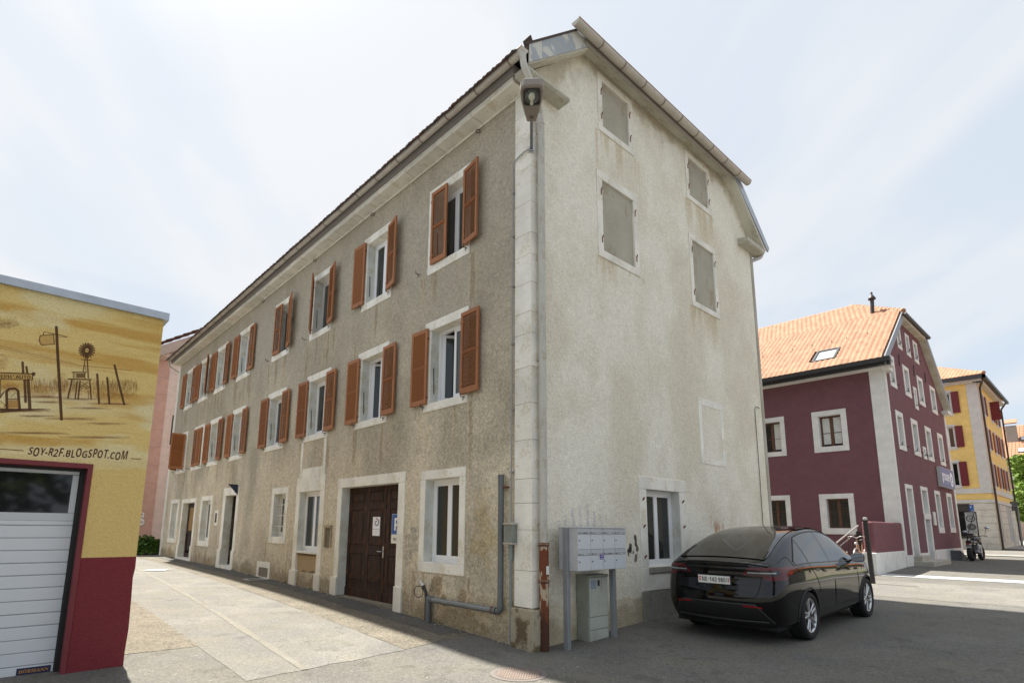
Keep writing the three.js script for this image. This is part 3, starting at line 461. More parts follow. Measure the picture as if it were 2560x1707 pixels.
const mGutter = mat([0.60, 0.56, 0.49], { roughness: 0.5, metalness: 0.2, map: smottle }), mZinc = mat([0.50, 0.53, 0.58], { roughness: 0.45, metalness: 0.35, map: smottle });
const mSoffit = mat([0.76, 0.74, 0.65], { roughness: 0.8, map: sweather }), mDarkWood = mat([0.085, 0.07, 0.06], { roughness: 0.85 });
const mTileOld = [[0.10, 0.055, 0.042], [0.12, 0.06, 0.045], [0.08, 0.058, 0.05], [0.11, 0.07, 0.06]].map((c) => mat(c, { roughness: 0.9, map: smottle }));
part('eaves_board', alongX([[0.10, 9.34], [0.335, 9.325], [0.385, 9.34], [0.40, 9.50], [0.10, 9.50]], -23.15, 0.30), mat([0.20, 0.18, 0.165], { roughness: 0.8 }), house);
{ part('gutter', alongX(halfRing(0.485, 9.47, 0.078), -23.2, 0.68), mGutter, house);
  part('gutter_end', alongX([[0.415, 9.47], [0.555, 9.47], [0.53, 9.41], [0.485, 9.395], [0.44, 9.41]], 0.675, 0.683), mGutter, house);
  const b = []; for (let x = -22.9; x < 0.5; x += 0.86) b.push(alongX(halfRing(0.485, 9.47, 0.086, 0.01), x, x + 0.03));
  each('gutter_bracket', b, mat([0.27, 0.23, 0.19], { roughness: 0.6, metalness: 0.3 }), house); part('gutter_bead', bar([-23.2, 9.475, 0.562], [0.68, 9.475, 0.562], 0.011), mat([0.34, 0.19, 0.13], { roughness: 0.6 }), house); }
// roof planes
const SL = 0.87, eY = 9.60, RZ = -4.36, RY = eY + SL * (0.42 - RZ), vY = 11.02, vZ = 0.42 - (vY - eY) / SL;
part('roof', MG(plate([[-23.2, eY, 0.42], [0.6, eY, 0.42], [0.6, vY, vZ], [-2.4, RY, RZ], [-23.2, RY, RZ]], 0.07), plate([[0.6, eY, 2 * RZ - 0.42], [-23.2, eY, 2 * RZ - 0.42], [-23.2, RY, RZ], [-2.4, RY, RZ], [0.6, vY, 2 * RZ - vZ]], 0.07), plate([[0.66, vY - 0.02, 2 * RZ - vZ], [-2.4, RY, RZ], [0.66, vY - 0.02, vZ]].reverse(), 0.07)), mTileOld[0], house);
{ // the lowest courses of tiles along the gutter, and the ragged verge
  const r = rng(33), L = 0.36, tile = () => { const s = shapeOf([[-0.115, 0], [-0.115, 0.018], [-0.05, 0.03], [0.04, 0.016], [0.10, 0.034], [0.118, 0.02], [0.118, 0], [0.04, 0.0]]); return puv(new THREE.ExtrudeGeometry(s, { depth: L, bevelEnabled: false }).rotateX(Math.atan(SL)).translate(0, 0, 0)); };
  const g = tile();
  for (let row = 0; row < 2; row++) for (let i = 0; i < 100; i++) {
    const m = new THREE.Mesh(g, mTileOld[Math.floor(r() * 4)]); m.name = 'roof_tile'; m.castShadow = m.receiveShadow = true;
    const d = row * 0.23 + 0.12; m.position.set(-23.1 + i * 0.238 - house.position.x, eY - 0.085 + d * SL + row * 0.012 + (r() - 0.5) * 0.012, 0.47 - d + 0.02); m.rotation.set((r() - 0.5) * 0.03, (r() - 0.5) * 0.05, (r() - 0.5) * 0.05); house.add(m);
  }
  part('verge_edge', beam([0.60, eY + 0.06, 0.40], [0.60, vY + 0.04, vZ + 0.04], 0.05, 0.035), mTileOld[2], house); part('loose_tile', box(-0.09, 0, -0.02, 0.09, 0.02, 0.1).rotateX(-1.1).translate(0.5, eY + 0.25, 0.22), mTileOld[2], house);
}
// verge clad in sheet zinc, soffits, half-hip gutter, stone returns
{ const tz = colorTex(256, 256, (u, v) => mix3([158 + 10 * vn(u * 3, v * 120, 330), 164 + 10 * vn(u * 3, v * 120, 330), 170], [206, 203, 192], sst(fbm(u * 3.4, v * 3, 5, 331), 0.5, 0.58)));
  const side = (pts, x0, x1) => slab(pts.map(([z, y]) => [-z, y]), x0, x1).rotateY(Math.PI / 2);
  part('verge_cladding', side([[0.31, 9.37], [0.31, 9.76], [-1.2, 11.06], [-1.52, 10.92]], 0.585, 0.61), mat([0.9, 0.9, 0.92], { map: rep(tz, 1.4), roughness: 0.5, metalness: 0.15 }), house, 'patched sheet zinc facing of the verge');
  part('verge_soffit', side([[0.28, 9.37], [0.28, 9.42], [-1.53, 10.98], [-1.53, 10.90]], 0.30, 0.583), mSoffit, house);
  part('verge_soffit', side([[-7.22, 10.90], [-7.22, 10.98], [-9.10, 9.38], [-9.05, 9.32]], 0.30, 0.60), mSoffit, house);
  part('hip_soffit', box(0.30, 10.90, -7.3, 0.60, 10.95, -1.48), mSoffit, house);
  part('hip_board', box(0.60, 10.72, -7.35, 0.625, 10.99, -1.2), mat([0.36, 0.33, 0.29], { roughness: 0.8 }), house);
  part('verge_cladding', side([[-7.25, 10.92], [-7.2, 11.05], [-7.6, 10.98], [-9.3, 9.50], [-9.2, 9.36]], 0.585, 0.62), mZinc, house);
  const ring = halfRing(0.725, 10.86, 0.092); part('gutter', slab(ring, -7.92, -0.78), mGutter, house);
  each('gutter_end', [slab([[0.637, 10.86], [0.813, 10.86], [0.79, 10.79], [0.725, 10.77], [0.66, 10.79]], -0.79, -0.78), slab([[0.637, 10.86], [0.813, 10.86], [0.79, 10.79], [0.725, 10.77], [0.66, 10.79]], -7.92, -7.91)], mGutter, house);
  const b = []; for (let z = -1.5; z > -7.8; z -= 0.72) b.push(slab(halfRing(0.725, 10.86, 0.1, 0.01), z - 0.03, z)); each('gutter_bracket', b, mat([0.27, 0.23, 0.19], { roughness: 0.6, metalness: 0.3 }), house);
  part('gutter_bead', bar([0.815, 10.865, -7.92], [0.815, 10.865, -0.78], 0.011), mat([0.34, 0.19, 0.13], { roughness: 0.6 }), house);
  const mRet = mat([0.60, 0.58, 0.50], { map: rep(weather, 0.7), roughness: 0.95, bumpMap: bR, bumpScale: 0.012 });
  part('cornice_return', MG(slab([[0.30, 9.23], [0.56, 9.23], [0.60, 9.26], [0.60, 9.30], [0.30, 9.33]], -0.74, 0.345)), mRet, house, 'mossy stone cornice end on the gable');
  part('cornice_return', MG(slab([[0.30, 9.23], [0.56, 9.23], [0.60, 9.26], [0.60, 9.37], [0.30, 9.42]], -9.0, -7.95)), mRet, house);
  // downpipes
  const mPipe = mat([0.60, 0.58, 0.535], { roughness: 0.5, map: sweather });
  part('downpipe', MG(tube([[0.62, 9.42, 0.485], [0.63, 9.2, 0.46], [0.65, 9.02, 0.36], [0.56, 8.86, 0.08], [0.46, 8.72, -0.10], [0.45, 8.5, -0.13]], 0.055, 36, 12), new THREE.CylinderGeometry(0.06, 0.06, 7.0, 14).translate(0.45, 5.02, -0.13), lathe([[0.075, 0.12], [0.05, 0]], 14).translate(0.62, 9.32, 0.485)), mPipe, house);
  each('pipe_collar', [8.55, 6.35, 4.4, 2.6, 1.78].map((y) => new THREE.CylinderGeometry(0.064, 0.064, 0.045, 14).translate(0.45, y, -0.13)), mPipe, house); each('pipe_clip', [8.4, 4.36, 1.8].map((y) => box(0.33, y - 0.012, -0.14, 0.45, y + 0.012, -0.12)), mRust, house);
  const tr = colorTex(256, 512, (u, v) => mix3([84, 52, 38], mix3([124, 68, 42], [196, 178, 152], sst(fbm(u * 5 + 3, v * 9, 5, 341), 0.52, 0.6)), sst(v + (fbm(u * 4, v * 5, 3, 342) - 0.5) * 0.6, 0.2, 0.4)));
  const rg = MG(new THREE.CylinderGeometry(0.07, 0.07, 1.6, 16), new THREE.CylinderGeometry(0.082, 0.082, 0.05, 16).translate(0, 0.78, 0), new THREE.CylinderGeometry(0.08, 0.08, 0.04, 16).translate(0, 0.25, 0)); const rm = new THREE.Mesh(rg, mat([0.85, 0.85, 0.85], { map: rep(tr, 1), roughness: 0.9, bumpMap: bF, bumpScale: 0.004 })); rm.name = 'downpipe_foot'; rm.userData.label = 'rusty lower length of the corner downpipe'; rm.position.set(0.455 - house.position.x, 0.73, -0.13); rm.castShadow = rm.receiveShadow = true; house.add(rm);
  part('sticker', box(0.527, 1.08, -0.16, 0.53, 1.2, -0.10).rotateX(0), mat([0.75, 0.74, 0.7]), house);
  part('downpipe', MG(tube([[0.5, 9.46, -9.06], [0.5, 9.3, -9.06], [0.46, 9.2, -9.03], [0.28, 9.12, -8.92], [0.22, 8.98, -8.87], [0.22, 8.7, -8.86]], 0.05, 36, 12), new THREE.CylinderGeometry(0.05, 0.05, 8.7, 12).translate(0.22, 4.4, -8.86)), mat([0.58, 0.58, 0.62], { roughness: 0.4, metalness: 0.3 }), house);
  part('gable_edge', box(0.26, -0.1, -8.8, 0.345, 9.3, -8.66), mat([0.50, 0.47, 0.42], { map: sweather }), house);
  part('thin_wire', MG(tube([[0.35, 4.86, -8.5], [0.35, 4.87, -8.3], [0.35, 4.75, -8.2], [0.35, 3.3, -8.2], [0.35, 1.6, -8.18]], 0.008, 30, 6)), mHook, house);
  part('downpipe', tube([[-23.1, 9.4, 0.49], [-23.12, 9.2, 0.45], [-23.12, 9.05, 0.2], [-23.1, 8.95, 0.02]], 0.045, 24, 10), mGutter, house);
}
// three iron rings under the cornice
each('iron_ring', [-1.0, -4.9, -8.1, -12.1].map((x) => new THREE.TorusGeometry(0.04, 0.008, 6, 14).rotateY(0.9).translate(x, 9.15, 0.05)), mHook, house);

// ------------------------------------------------------------------ things fixed to the stone house
{
  const t = thing('street_lamp', 'grey street lamp head on a short arm at the top of the house corner', 'street lamp', [0.40, 8.05, 0.05]);
  const dir = new THREE.Vector3(0.69, 0.15, 0.71).normalize(), L = new THREE.Group(); const up = new THREE.Vector3(0, 1, 0), sx = new THREE.Vector3().crossVectors(up, dir).normalize(), uy = new THREE.Vector3().crossVectors(dir, sx);
  const M = new THREE.Matrix4().makeBasis(sx, uy, dir).setPosition(0.40, 8.05, 0.05), P = (n, g, m, par = t) => part(n, puv(MG(g)).applyMatrix4(M), m, par);
  const mHead = mat([0.235, 0.20, 0.17], { roughness: 0.55 });
  const outline = (k, z0) => [[-0.055 * k, 0.54], [0.055 * k, 0.54], [0.10 * k, 0.72], [0.14 * k, 0.90], [0.155 * k, 1.05], [0.145 * k, 1.13], [0.11 * k, 1.155], [-0.11 * k, 1.155], [-0.145 * k, 1.13], [-0.155 * k, 1.05], [-0.14 * k, 0.90], [-0.10 * k, 0.72]];
  P('housing', [slab(outline(1), 0, 0.15, [], 0.02).rotateX(Math.PI / 2).translate(0, 0.11, 0)], mHead);
  P('cap', [slab(outline(0.97), 0, 0.02).rotateX(Math.PI / 2).translate(0, 0.128, 0)], mat([0.6, 0.6, 0.6], { roughness: 0.4 }));
  const rr = (w, h, r) => { const p = []; for (let k = 0; k < 32; k++) { const a = k / 32 * Math.PI * 2, cx = Math.sign(Math.cos(a)) * (w - r), cy = Math.sign(Math.sin(a)) * (h - r); p.push([cx + r * Math.cos(a), cy + r * Math.sin(a)]); } return p; };
  P('lens_rim', [slab(rr(0.128, 0.142, 0.05), 0, 0.022, [rr(0.108, 0.122, 0.04)]).rotateX(Math.PI / 2).translate(0, -0.035, 0.985)], mat([0.03, 0.03, 0.03], { roughness: 0.4 }));
  P('reflector', [slab(rr(0.118, 0.132, 0.045), 0, 0.004).rotateX(Math.PI / 2).translate(0, -0.036, 0.985), slab(rr(0.085, 0.11, 0.06), 0, 0.006).rotateX(Math.PI / 2).translate(0, -0.04, 0.985)], mat([0.12, 0.13, 0.12], { roughness: 0.25, metalness: 0.6 }));
  P('lens', [new THREE.SphereGeometry(0.108, 32, 16).scale(1, 0.55, 1.14).translate(0, -0.045, 0.985)], mat([0.9, 0.92, 0.9], { transmission: 1, thickness: 0, roughness: 0.08, ior: 1.4 }));
  P('bulb', [new THREE.SphereGeometry(0.05, 20, 12).scale(1, 0.7, 1.35).translate(0, -0.055, 1.0), new THREE.CylinderGeometry(0.018, 0.024, 0.07, 12).rotateX(Math.PI / 2).translate(0, -0.05, 0.90)], mat([0.7, 0.69, 0.6], { roughness: 0.3 }));
  P('latch', [new THREE.TorusGeometry(0.028, 0.006, 6, 20).rotateX(Math.PI / 2).translate(0, -0.045, 0.62), new THREE.CylinderGeometry(0.014, 0.014, 0.02, 12).translate(0, -0.045, 0.62)], mat([0.16, 0.14, 0.13]));
  P('arm', [bar([0, 0, -0.05], [0, 0.03, 0.56], 0.026)], mat([0.20, 0.21, 0.22], { roughness: 0.4, metalness: 0.5 }));
  P('bracket', [new THREE.TorusGeometry(0.034, 0.009, 8, 20).translate(0, -0.02, -0.02), rbox(-0.05, -0.07, -0.07, 0.05, 0.07, -0.045)], mSteel);
}
{
  const t = thing('cable_conduit', 'thin grey cable pipe climbing beside the corner pillar up to the street lamp', 'cable pipe', [-0.06, 1.8, 0.04]);
  const mC = mat([0.30, 0.31, 0.30], { roughness: 0.5 });
  part('pipe', MG(tube([[-0.06, 1.84, 0.05], [-0.06, 4, 0.045], [-0.05, 6.8, 0.045], [-0.045, 7.85, 0.045], [-0.01, 7.97, 0.055], [0.2, 8.03, 0.06], [0.36, 8.03, 0.06]], 0.011, 90, 8)), mC, t);
  each('clip', [2.6, 3.6, 4.7, 5.7, 6.6, 7.4].map((y) => box(-0.085, y, 0, -0.035, y + 0.025, 0.062)), mC, t);
  const b = thing('junction_box', 'small grey-green metal junction box beside the tall vent pipe', 'junction box', [0.0, 1.5, 0]);
  const mB = mat([0.27, 0.30, 0.28], { roughness: 0.45, map: sweather });
  part('case', rbox(-0.12, 1.52, 0, 0.055, 1.80, 0.15, 0.012), mB, b); each('rim', [rbox(-0.13, 1.795, 0, 0.065, 1.825, 0.165, 0.006), rbox(-0.13, 1.50, 0, 0.065, 1.525, 0.165, 0.006)], mSteel, b); part('warning_label', box(-0.09, 1.72, 0.15, -0.0, 1.77, 0.153), mat([0.2, 0.22, 0.2]), b);
  part('lower_pipe', MG(bar([-0.065, 1.27, 0.05], [-0.065, 1.5, 0.05], 0.035), bar([-0.065, gy(-0.06, 0.05), 0.05], [-0.065, 1.3, 0.05], 0.021)), mat([0.25, 0.29, 0.28], { roughness: 0.5, map: smottle }), b);
  const v = thing('vent_pipe', 'bent grey pipe running low along the wall and up beside the corner', 'pipe', [-0.22, 0.49, 0.1]);
  const mV = mat([0.16, 0.175, 0.18], { roughness: 0.5, metalness: 0.2, map: smottle }), el = (a) => new THREE.TorusGeometry(0.07, 0.052, 10, 12, Math.PI / 2).rotateZ(a);
  part('riser', MG(bar([-0.24, 0.56, 0.1], [-0.24, 2.55, 0.1], 0.047, 0.047, 14)), mV, v); part('cap', MG(new THREE.CylinderGeometry(0.055, 0.055, 0.03, 14).translate(-0.24, 2.56, 0.1), new THREE.CylinderGeometry(0.05, 0.05, 0.14, 14).translate(-0.24, 2.48, 0.1)), mV, v);
  part('elbow', MG(el(-Math.PI / 2).translate(-0.31, 0.56, 0.1), new THREE.CylinderGeometry(0.054, 0.054, 0.06, 14).rotateZ(Math.PI / 2).translate(-0.36, 0.49, 0.1), new THREE.CylinderGeometry(0.054, 0.054, 0.05, 14).translate(-0.24, 0.59, 0.1)), mV, v);
  part('run', bar([-0.33, 0.49, 0.1], [-2.05, 0.49, 0.1], 0.045, 0.045, 14), mat([0.24, 0.26, 0.27], { roughness: 0.45, metalness: 0.3, map: smottle }), v);
  part('foot', MG(bar([-2.1, 0.0, 0.1], [-2.1, 0.5, 0.1], 0.05, 0.05, 14), new THREE.SphereGeometry(0.052, 14, 10).translate(-2.1, 0.5, 0.1), new THREE.CylinderGeometry(0.056, 0.056, 0.06, 14).rotateZ(Math.PI / 2).translate(-2.02, 0.49, 0.1)), mV, v);
  each('strap', [new THREE.CylinderGeometry(0.053, 0.053, 0.02, 14).rotateZ(Math.PI / 2).translate(-0.42, 0.49, 0.1), box(-0.3, 2.37, 0, -0.15, 2.39, 0.11)], mRust, v);
  const h = thing('water_tap', 'capped hose coupling with a wire loop on a short post beside the pipe', 'tap', [-2.18, 0.1, 0.09]);
  part('post', MG(bar([-2.2, 0.05, 0.08], [-2.2, 0.56, 0.08], 0.026), tube([[-2.2, 0.5, 0.08], [-2.19, 0.6, 0.1], [-2.22, 0.7, 0.13]], 0.03, 12, 10)), mat([0.06, 0.06, 0.065]), h); part('coupling', MG(new THREE.CylinderGeometry(0.045, 0.045, 0.06, 14).rotateZ(0.9).translate(-2.23, 0.72, 0.14), new THREE.CylinderGeometry(0.03, 0.03, 0.06, 12).rotateZ(0.9).translate(-2.28, 0.755, 0.15)), mSteel, h); part('wire_loop', new THREE.TorusGeometry(0.10, 0.007, 6, 26).rotateY(0.3).translate(-2.36, 0.6, 0.14), mIron, h);
}
{ // notices on the gate
  const swirl = canvasTex(128, 300, (c) => { c.fillStyle = '#e9e8ea'; c.fillRect(0, 0, 128, 300); const gr = c.createLinearGradient(20, 20, 100, 150); gr.addColorStop(0, '#a3123c'); gr.addColorStop(0.55, '#5c1d66'); gr.addColorStop(1, '#241a66'); c.strokeStyle = gr; c.lineCap = 'round'; for (let k = 0; k < 5; k++) { c.lineWidth = 7 - k; c.beginPath(); for (let i = 0; i <= 60; i++) { const a = -1.2 - i * 0.115, r = (12 + i * 0.62 + k * 2); const x = 66 + r * Math.cos(a) * 0.92, y = 92 + r * Math.sin(a) * 1.25; i ? c.lineTo(x, y) : c.moveTo(x, y); } c.stroke(); } c.fillStyle = '#222'; c.font = 'bold 13px sans-serif'; c.textAlign = 'center'; c.fillText('METALLO DESIGN', 64, 205); c.font = '9px sans-serif'; c.fillText('Service & Ateliers', 64, 246); });
  swirl.repeat.set(1 / 0.30, 1 / 0.40); swirl.offset.set(4.63 / 0.30, -1.55 / 0.40);
  solo('poster', 'white notice with a crimson and violet spiral on the middle leaf of the gate', 'notice', box(-4.63, 1.55, -0.192, -4.33, 1.95, -0.184), mat([1, 1, 1], { map: swirl, roughness: 0.5 }));
  const pk = canvasTex(160, 270, (c) => { c.fillStyle = '#2b5595'; c.fillRect(0, 0, 160, 192); c.strokeStyle = '#dfe4ea'; c.lineWidth = 3; c.strokeRect(5, 5, 150, 182); c.fillStyle = '#eef0f2'; c.font = 'bold 160px sans-serif'; c.textAlign = 'center'; c.fillText('P', 80, 154); c.fillStyle = '#e6e2d4'; c.fillRect(0, 192, 160, 78); c.fillStyle = '#222'; c.font = 'bold 36px sans-serif'; c.fillText('PRIVÉ', 80, 246); });
  pk.repeat.set(1 / 0.36, 1 / 0.60); pk.offset.set(3.87 / 0.36, -1.41 / 0.60);
  solo('parking_sign', 'blue private parking sign half hidden at the right edge of the gate', 'parking sign', box(-3.87, 1.41, -0.2, -3.51, 2.01, -0.188), mat([1, 1, 1], { map: pk, roughness: 0.4 }));
}
{ // letterboxes
  const t = thing('letterbox_bank', 'bank of eight grey metal letterboxes on two posts in front of the gable', 'letterboxes', [0.66, gy(0.66, -1), -1.05]);
  const mL = mat([0.56, 0.58, 0.60], { roughness: 0.45, metalness: 0.1, map: smottle }), mL2 = mat([0.60, 0.63, 0.66], { roughness: 0.4, metalness: 0.1 }), X = 0.85, z0 = -0.44, W = 1.21, y0 = 1.13, y1 = 1.765;
  part('case', MG(rbox(0.48, y0, z0 - W, X - 0.012, y1 - 0.01, z0, 0.006, 1), rbox(0.465, y1 - 0.012, z0 - W - 0.012, X + 0.012, y1 + 0.004, z0 + 0.012, 0.004, 1)), mL, t);
  for (const z of [z0 + 0.022, z0 - W + 0.1]) part('post', rbox(0.60, -0.1, z - 0.035, 0.685, z > -1 ? y1 - 0.005 : y0 + 0.002, z + 0.035, 0.006, 1), mat([0.33, 0.345, 0.36], { roughness: 0.45, metalness: 0.3, map: smottle }), t);
  const r = rng(5), w = W / 4, h = (y1 - 0.012 - y0) / 2;
  for (let j = 0; j < 2; j++) for (let i = 0; i < 4; i++) {
    const zl = z0 - i * w - 0.004, zr = z0 - (i + 1) * w + 0.004, yb = y0 + 0.003 + j * h, yt = yb + h - 0.006, b = part('letterbox', MG(rbox(X - 0.013, yb, zr, X, yb + h * 0.70, zl, 0.004, 1)), mL2, t);
    part('flap', MG(rbox(X - 0.013, yb + h * 0.73, zr, X + 0.004, yt, zl, 0.004, 1), rbox(X, yb + h * 0.80, zr + 0.006, X + 0.014, yb + h * 0.83, zl - 0.006, 0.003, 1)), mL, b);
    part('name_plate', box(X + 0.0042, yb + h * 0.745, (zl + zr) / 2 - 0.06, X + 0.0062, yb + h * 0.79, (zl + zr) / 2 + 0.02), mat(r() < 0.25 ? [0.2, 0.2, 0.2] : [0.72, 0.72, 0.68]), b);
    each('lock', [new THREE.CylinderGeometry(0.009, 0.009, 0.012, 12).rotateZ(Math.PI / 2).translate(X + 0.004, yb + h * 0.42, zl - 0.028), new THREE.CylinderGeometry(0.008, 0.008, 0.01, 12).rotateZ(Math.PI / 2).translate(X + 0.006, yb + h * 0.765, zl - 0.02)], mat([0.1, 0.09, 0.08], { metalness: 0.6, roughness: 0.4 }), b);
  }
  const st = canvasTex(64, 96, (c) => { c.fillStyle = '#3d2a86'; c.fillRect(0, 0, 64, 96); c.strokeStyle = '#e9e6f2'; c.lineWidth = 6; c.beginPath(); for (let i = 0; i < 40; i++) { const a = -1 - i * 0.15, q = 5 + i * 0.5; const x = 32 + q * Math.cos(a), y = 44 + q * Math.sin(a) * 1.2; i ? c.lineTo(x, y) : c.moveTo(x, y); } c.stroke(); c.fillStyle = '#e9e6f2'; c.fillRect(12, 80, 40, 7); });
  const zc = z0 - 1.86 * w, s = new THREE.Mesh(new THREE.PlaneGeometry(0.10, 0.12).rotateY(Math.PI / 2), mat([1, 1, 1], { map: st, roughness: 0.4 })); s.name = 'sticker'; s.position.set(X + 0.003 - 0.66, y0 + 0.22 - t.position.y, zc + 1.05); t.add(s);
}
{ // grey street cabinet under them
  const t = thing('utility_cabinet', 'worn grey-green utility cabinet standing under the letterboxes', 'utility cabinet', [0.46, gy(0.46, -1.25), -1.25]);
  const mK = mat([0.50, 0.52, 0.47], { map: sweather, roughness: 0.65 }), mK2 = mat([0.36, 0.37, 0.33], { map: rep(weather, 0.9), roughness: 0.7 });
  part('case', MG(rbox(0.345, -0.05, -1.5, 0.575, 1.0, -1.0, 0.01, 2), rbox(0.34, 0.995, -1.51, 0.60, 1.03, -0.99, 0.012, 2)), mK2, t);
  part('door', rbox(0.575, 0.40, -1.485, 0.592, 0.985, -1.015, 0.006, 1), mK, t); part('lower_panel', MG(rbox(0.575, 0.21, -1.485, 0.59, 0.392, -1.015, 0.006, 1), rbox(0.575, 0.0, -1.49, 0.588, 0.20, -1.01, 0.006, 1)), mK, t);
  part('label_plate', box(0.592, 0.82, -1.19, 0.594, 0.95, -1.05), mat([0.33, 0.38, 0.45], { map: smottle }), t); part('lock', rbox(0.592, 0.86, -1.27, 0.60, 0.95, -1.22, 0.004, 1), mIron, t);
}

// ------------------------------------------------------------------ painted garage on the left
{
  const GX = -1.9, g0 = thing('garage', 'yellow garage with a sepia roadside mural, maroon base and white sectional door', 'garage', [GX, 0.03, 6]);
  const A0 = -7.4, W = 1250, H = 2048, K = W / 2.72, Y0 = -0.1, YT = Y0 + H / K;   // canvas pixels per metre
  const tex = canvasTex(W, H, (c) => {
    const img = c.createImageData(W, H), d = img.data;
    for (let j = 0; j < H; j++) for (let i = 0; i < W; i++) {
      const a = A0 + i / K, y = YT - j / K, o = (j * W + i) * 4; let col;
      const yellow = [240, 208, 132];
      if (y < 1.355) col = [134, 50, 57];
      else {
        const up = sst(y, 2.30, 2.52);
        const n = fbm(a * 0.7, y * 7.5, 4, 401), m = fbm(a * 1.2 + 9, y * 3.2, 4, 402);
        let s = mix3([242, 212, 136], [206, 152, 66], sst(n, 0.46, 0.7) * 0.62); s = mix3(s, [248, 234, 184], sst(m, 0.48, 0.66) * 0.75);
        const hor = Math.exp(-(((y - 3.42) / 0.26) ** 2)); s = mix3(s, [248, 236, 200], hor * 0.55 * sst(m, 0.3, 0.6));
        col = mix3(yellow, s, up);
      }
      const k = 10 * (vn(i * 0.35, j * 0.35, 403) - 0.5); d[o] = clamp(col[0] + k, 0, 255); d[o + 1] = clamp(col[1] + k, 0, 255); d[o + 2] = clamp(col[2] + k, 0, 255); d[o + 3] = 255;
    }
    c.putImageData(img, 0, 0);
    // mural, drawn in its own frame: (0,0)-(1990,1568) spans these points of the wall
    const q = [[-6.27, 3.99], [-5.03, 4.32], [-6.13, 2.82], [-4.89, 2.98]];
    const P = (x, y) => { const s = x / 1990, t = y / 1568, a = lerp(lerp(q[0][0], q[1][0], s), lerp(q[2][0], q[3][0], s), t), b = lerp(lerp(q[0][1], q[1][1], s), lerp(q[2][1], q[3][1], s), t); return [(a - A0) * K, (YT - b) * K]; };
    const S = K * 1.24 / 1990, r = rng(77), brown = 'rgba(84,52,28,';
    const line = (pts, w, al = 0.85, col = brown) => { c.strokeStyle = col + al + ')'; c.lineWidth = w * S * 1.5; c.lineCap = 'round'; c.lineJoin = 'round'; c.beginPath(); pts.forEach((p, i) => { const z = P(...p); i ? c.lineTo(...z) : c.moveTo(...z); }); c.stroke(); };
    const fill = (pts, col) => { c.fillStyle = col; c.beginPath(); pts.forEach((p, i) => { const z = P(...p); i ? c.lineTo(...z) : c.moveTo(...z); }); c.fill(); };
    const spray = (x, y, rx, ry, n, col, al) => { for (let i = 0; i < n; i++) { const t = r() * 6.283, k = Math.sqrt(r()), z = P(x + rx * k * Math.cos(t), y + ry * k * Math.sin(t)); c.fillStyle = col + al * (1 - k * 0.6) + ')'; c.beginPath(); c.arc(z[0], z[1], S * (4 + 14 * r()), 0, 7); c.fill(); } };
    for (const [x, y, rx, ry, n] of [[600, 1080, 200, 110, 900], [850, 960, 110, 150, 600], [1000, 1050, 240, 120, 700], [1500, 1060, 300, 130, 1300], [1850, 1040, 260, 130, 1200], [1750, 1150, 380, 60, 700], [130, 1030, 120, 70, 400], [20, 640, 90, 130, 350]]) spray(x, y, rx, ry, n, 'rgba(128,80,30,', 0.09);
    for (let i = 0; i < 420; i++) { const x = 420 + 1650 * r(), y = 900 + 130 * r(); line([[x, y + 60], [x + 30 * (r() - 0.5), y - 30 * r()]], 4, 0.22); }
    for (const [x, y, w] of [[620, 1160, 420], [1100, 1195, 420], [650, 1240, 260], [200, 1370, 560], [1000, 1485, 420], [1600, 1270, 380], [1300, 1330, 380], [500, 1450, 300], [1500, 1560, 420], [400, 1700, 600], [1400, 1760, 600]]) for (let k = 0; k < 16; k++) { const o = 26 * (r() - 0.5); line([[x - w * r(), y + o], [x + w * r(), y + o + 6]], 8 + 12 * r(), 0.07); }
    spray(30, 60, 230, 75, 900, 'rgba(112,84,64,', 0.09); spray(70, 0, 120, 46, 260, 'rgba(226,196,120,', 0.12);
    line([[0, 388], [250, 470], [700, 585], [1150, 690], [1700, 745], [1990, 770]], 7, 0.5, 'rgba(150,92,40,'); line([[0, 420], [400, 535], [1150, 705], [1990, 765]], 6, 0.4, 'rgba(150,92,40,');
    line([[780, 110], [800, 500], [830, 1000], [860, 1500]], 30, 0.9); line([[590, 230], [600, 185], [790, 220], [940, 260]], 9); line([[790, 255], [930, 262]], 7, 0.6); fill([[545, 240], [740, 222], [752, 370], [565, 385], [532, 320]], 'rgba(190,140,70,0.5)'); line([[545, 240], [740, 222], [752, 370], [565, 385], [532, 320], [545, 240]], 10);
    for (let k = 0; k < 18; k++) { const t = k / 18 * 6.283; line([[1245 + 45 * Math.cos(t), 465 + 42 * Math.sin(t)], [1245 + 118 * Math.cos(t), 465 + 105 * Math.sin(t)]], 21, 0.85); } line([[1208, 462], [1275, 470]], 10, 0.8);
    line([[1225, 530], [1190, 780]], 11); line([[1245, 530], [1268, 880]], 14); line([[1215, 690], [1235, 780]], 7, 0.7); line([[1155, 603], [1310, 610]], 10);
    line([[1020, 795], [1235, 795]], 13); fill([[1080, 810], [1210, 810], [1210, 880], [1080, 880]], 'rgba(100,64,34,0.75)'); line([[1035, 800], [1035, 880]], 8); line([[1060, 800], [1060, 880]], 8); line([[1215, 800], [1215, 885]], 9); line([[965, 898], [1310, 905]], 17);
    line([[1015, 915], [955, 1180]], 17); line([[1095, 930], [1065, 1190]], 15); line([[1140, 930], [1110, 1195]], 17); line([[1290, 920], [1312, 1195]], 15); line([[1150, 935], [1280, 1020]], 7); line([[1265, 940], [1140, 1020]], 7); line([[1270, 1190], [1265, 1060], [1200, 1000], [1130, 1080]], 7, 0.6);
    line([[1408, 825], [1438, 1260]], 24); line([[1568, 880], [1605, 1265]], 24); line([[1690, 690], [1760, 960], [1850, 1275]], 26); 
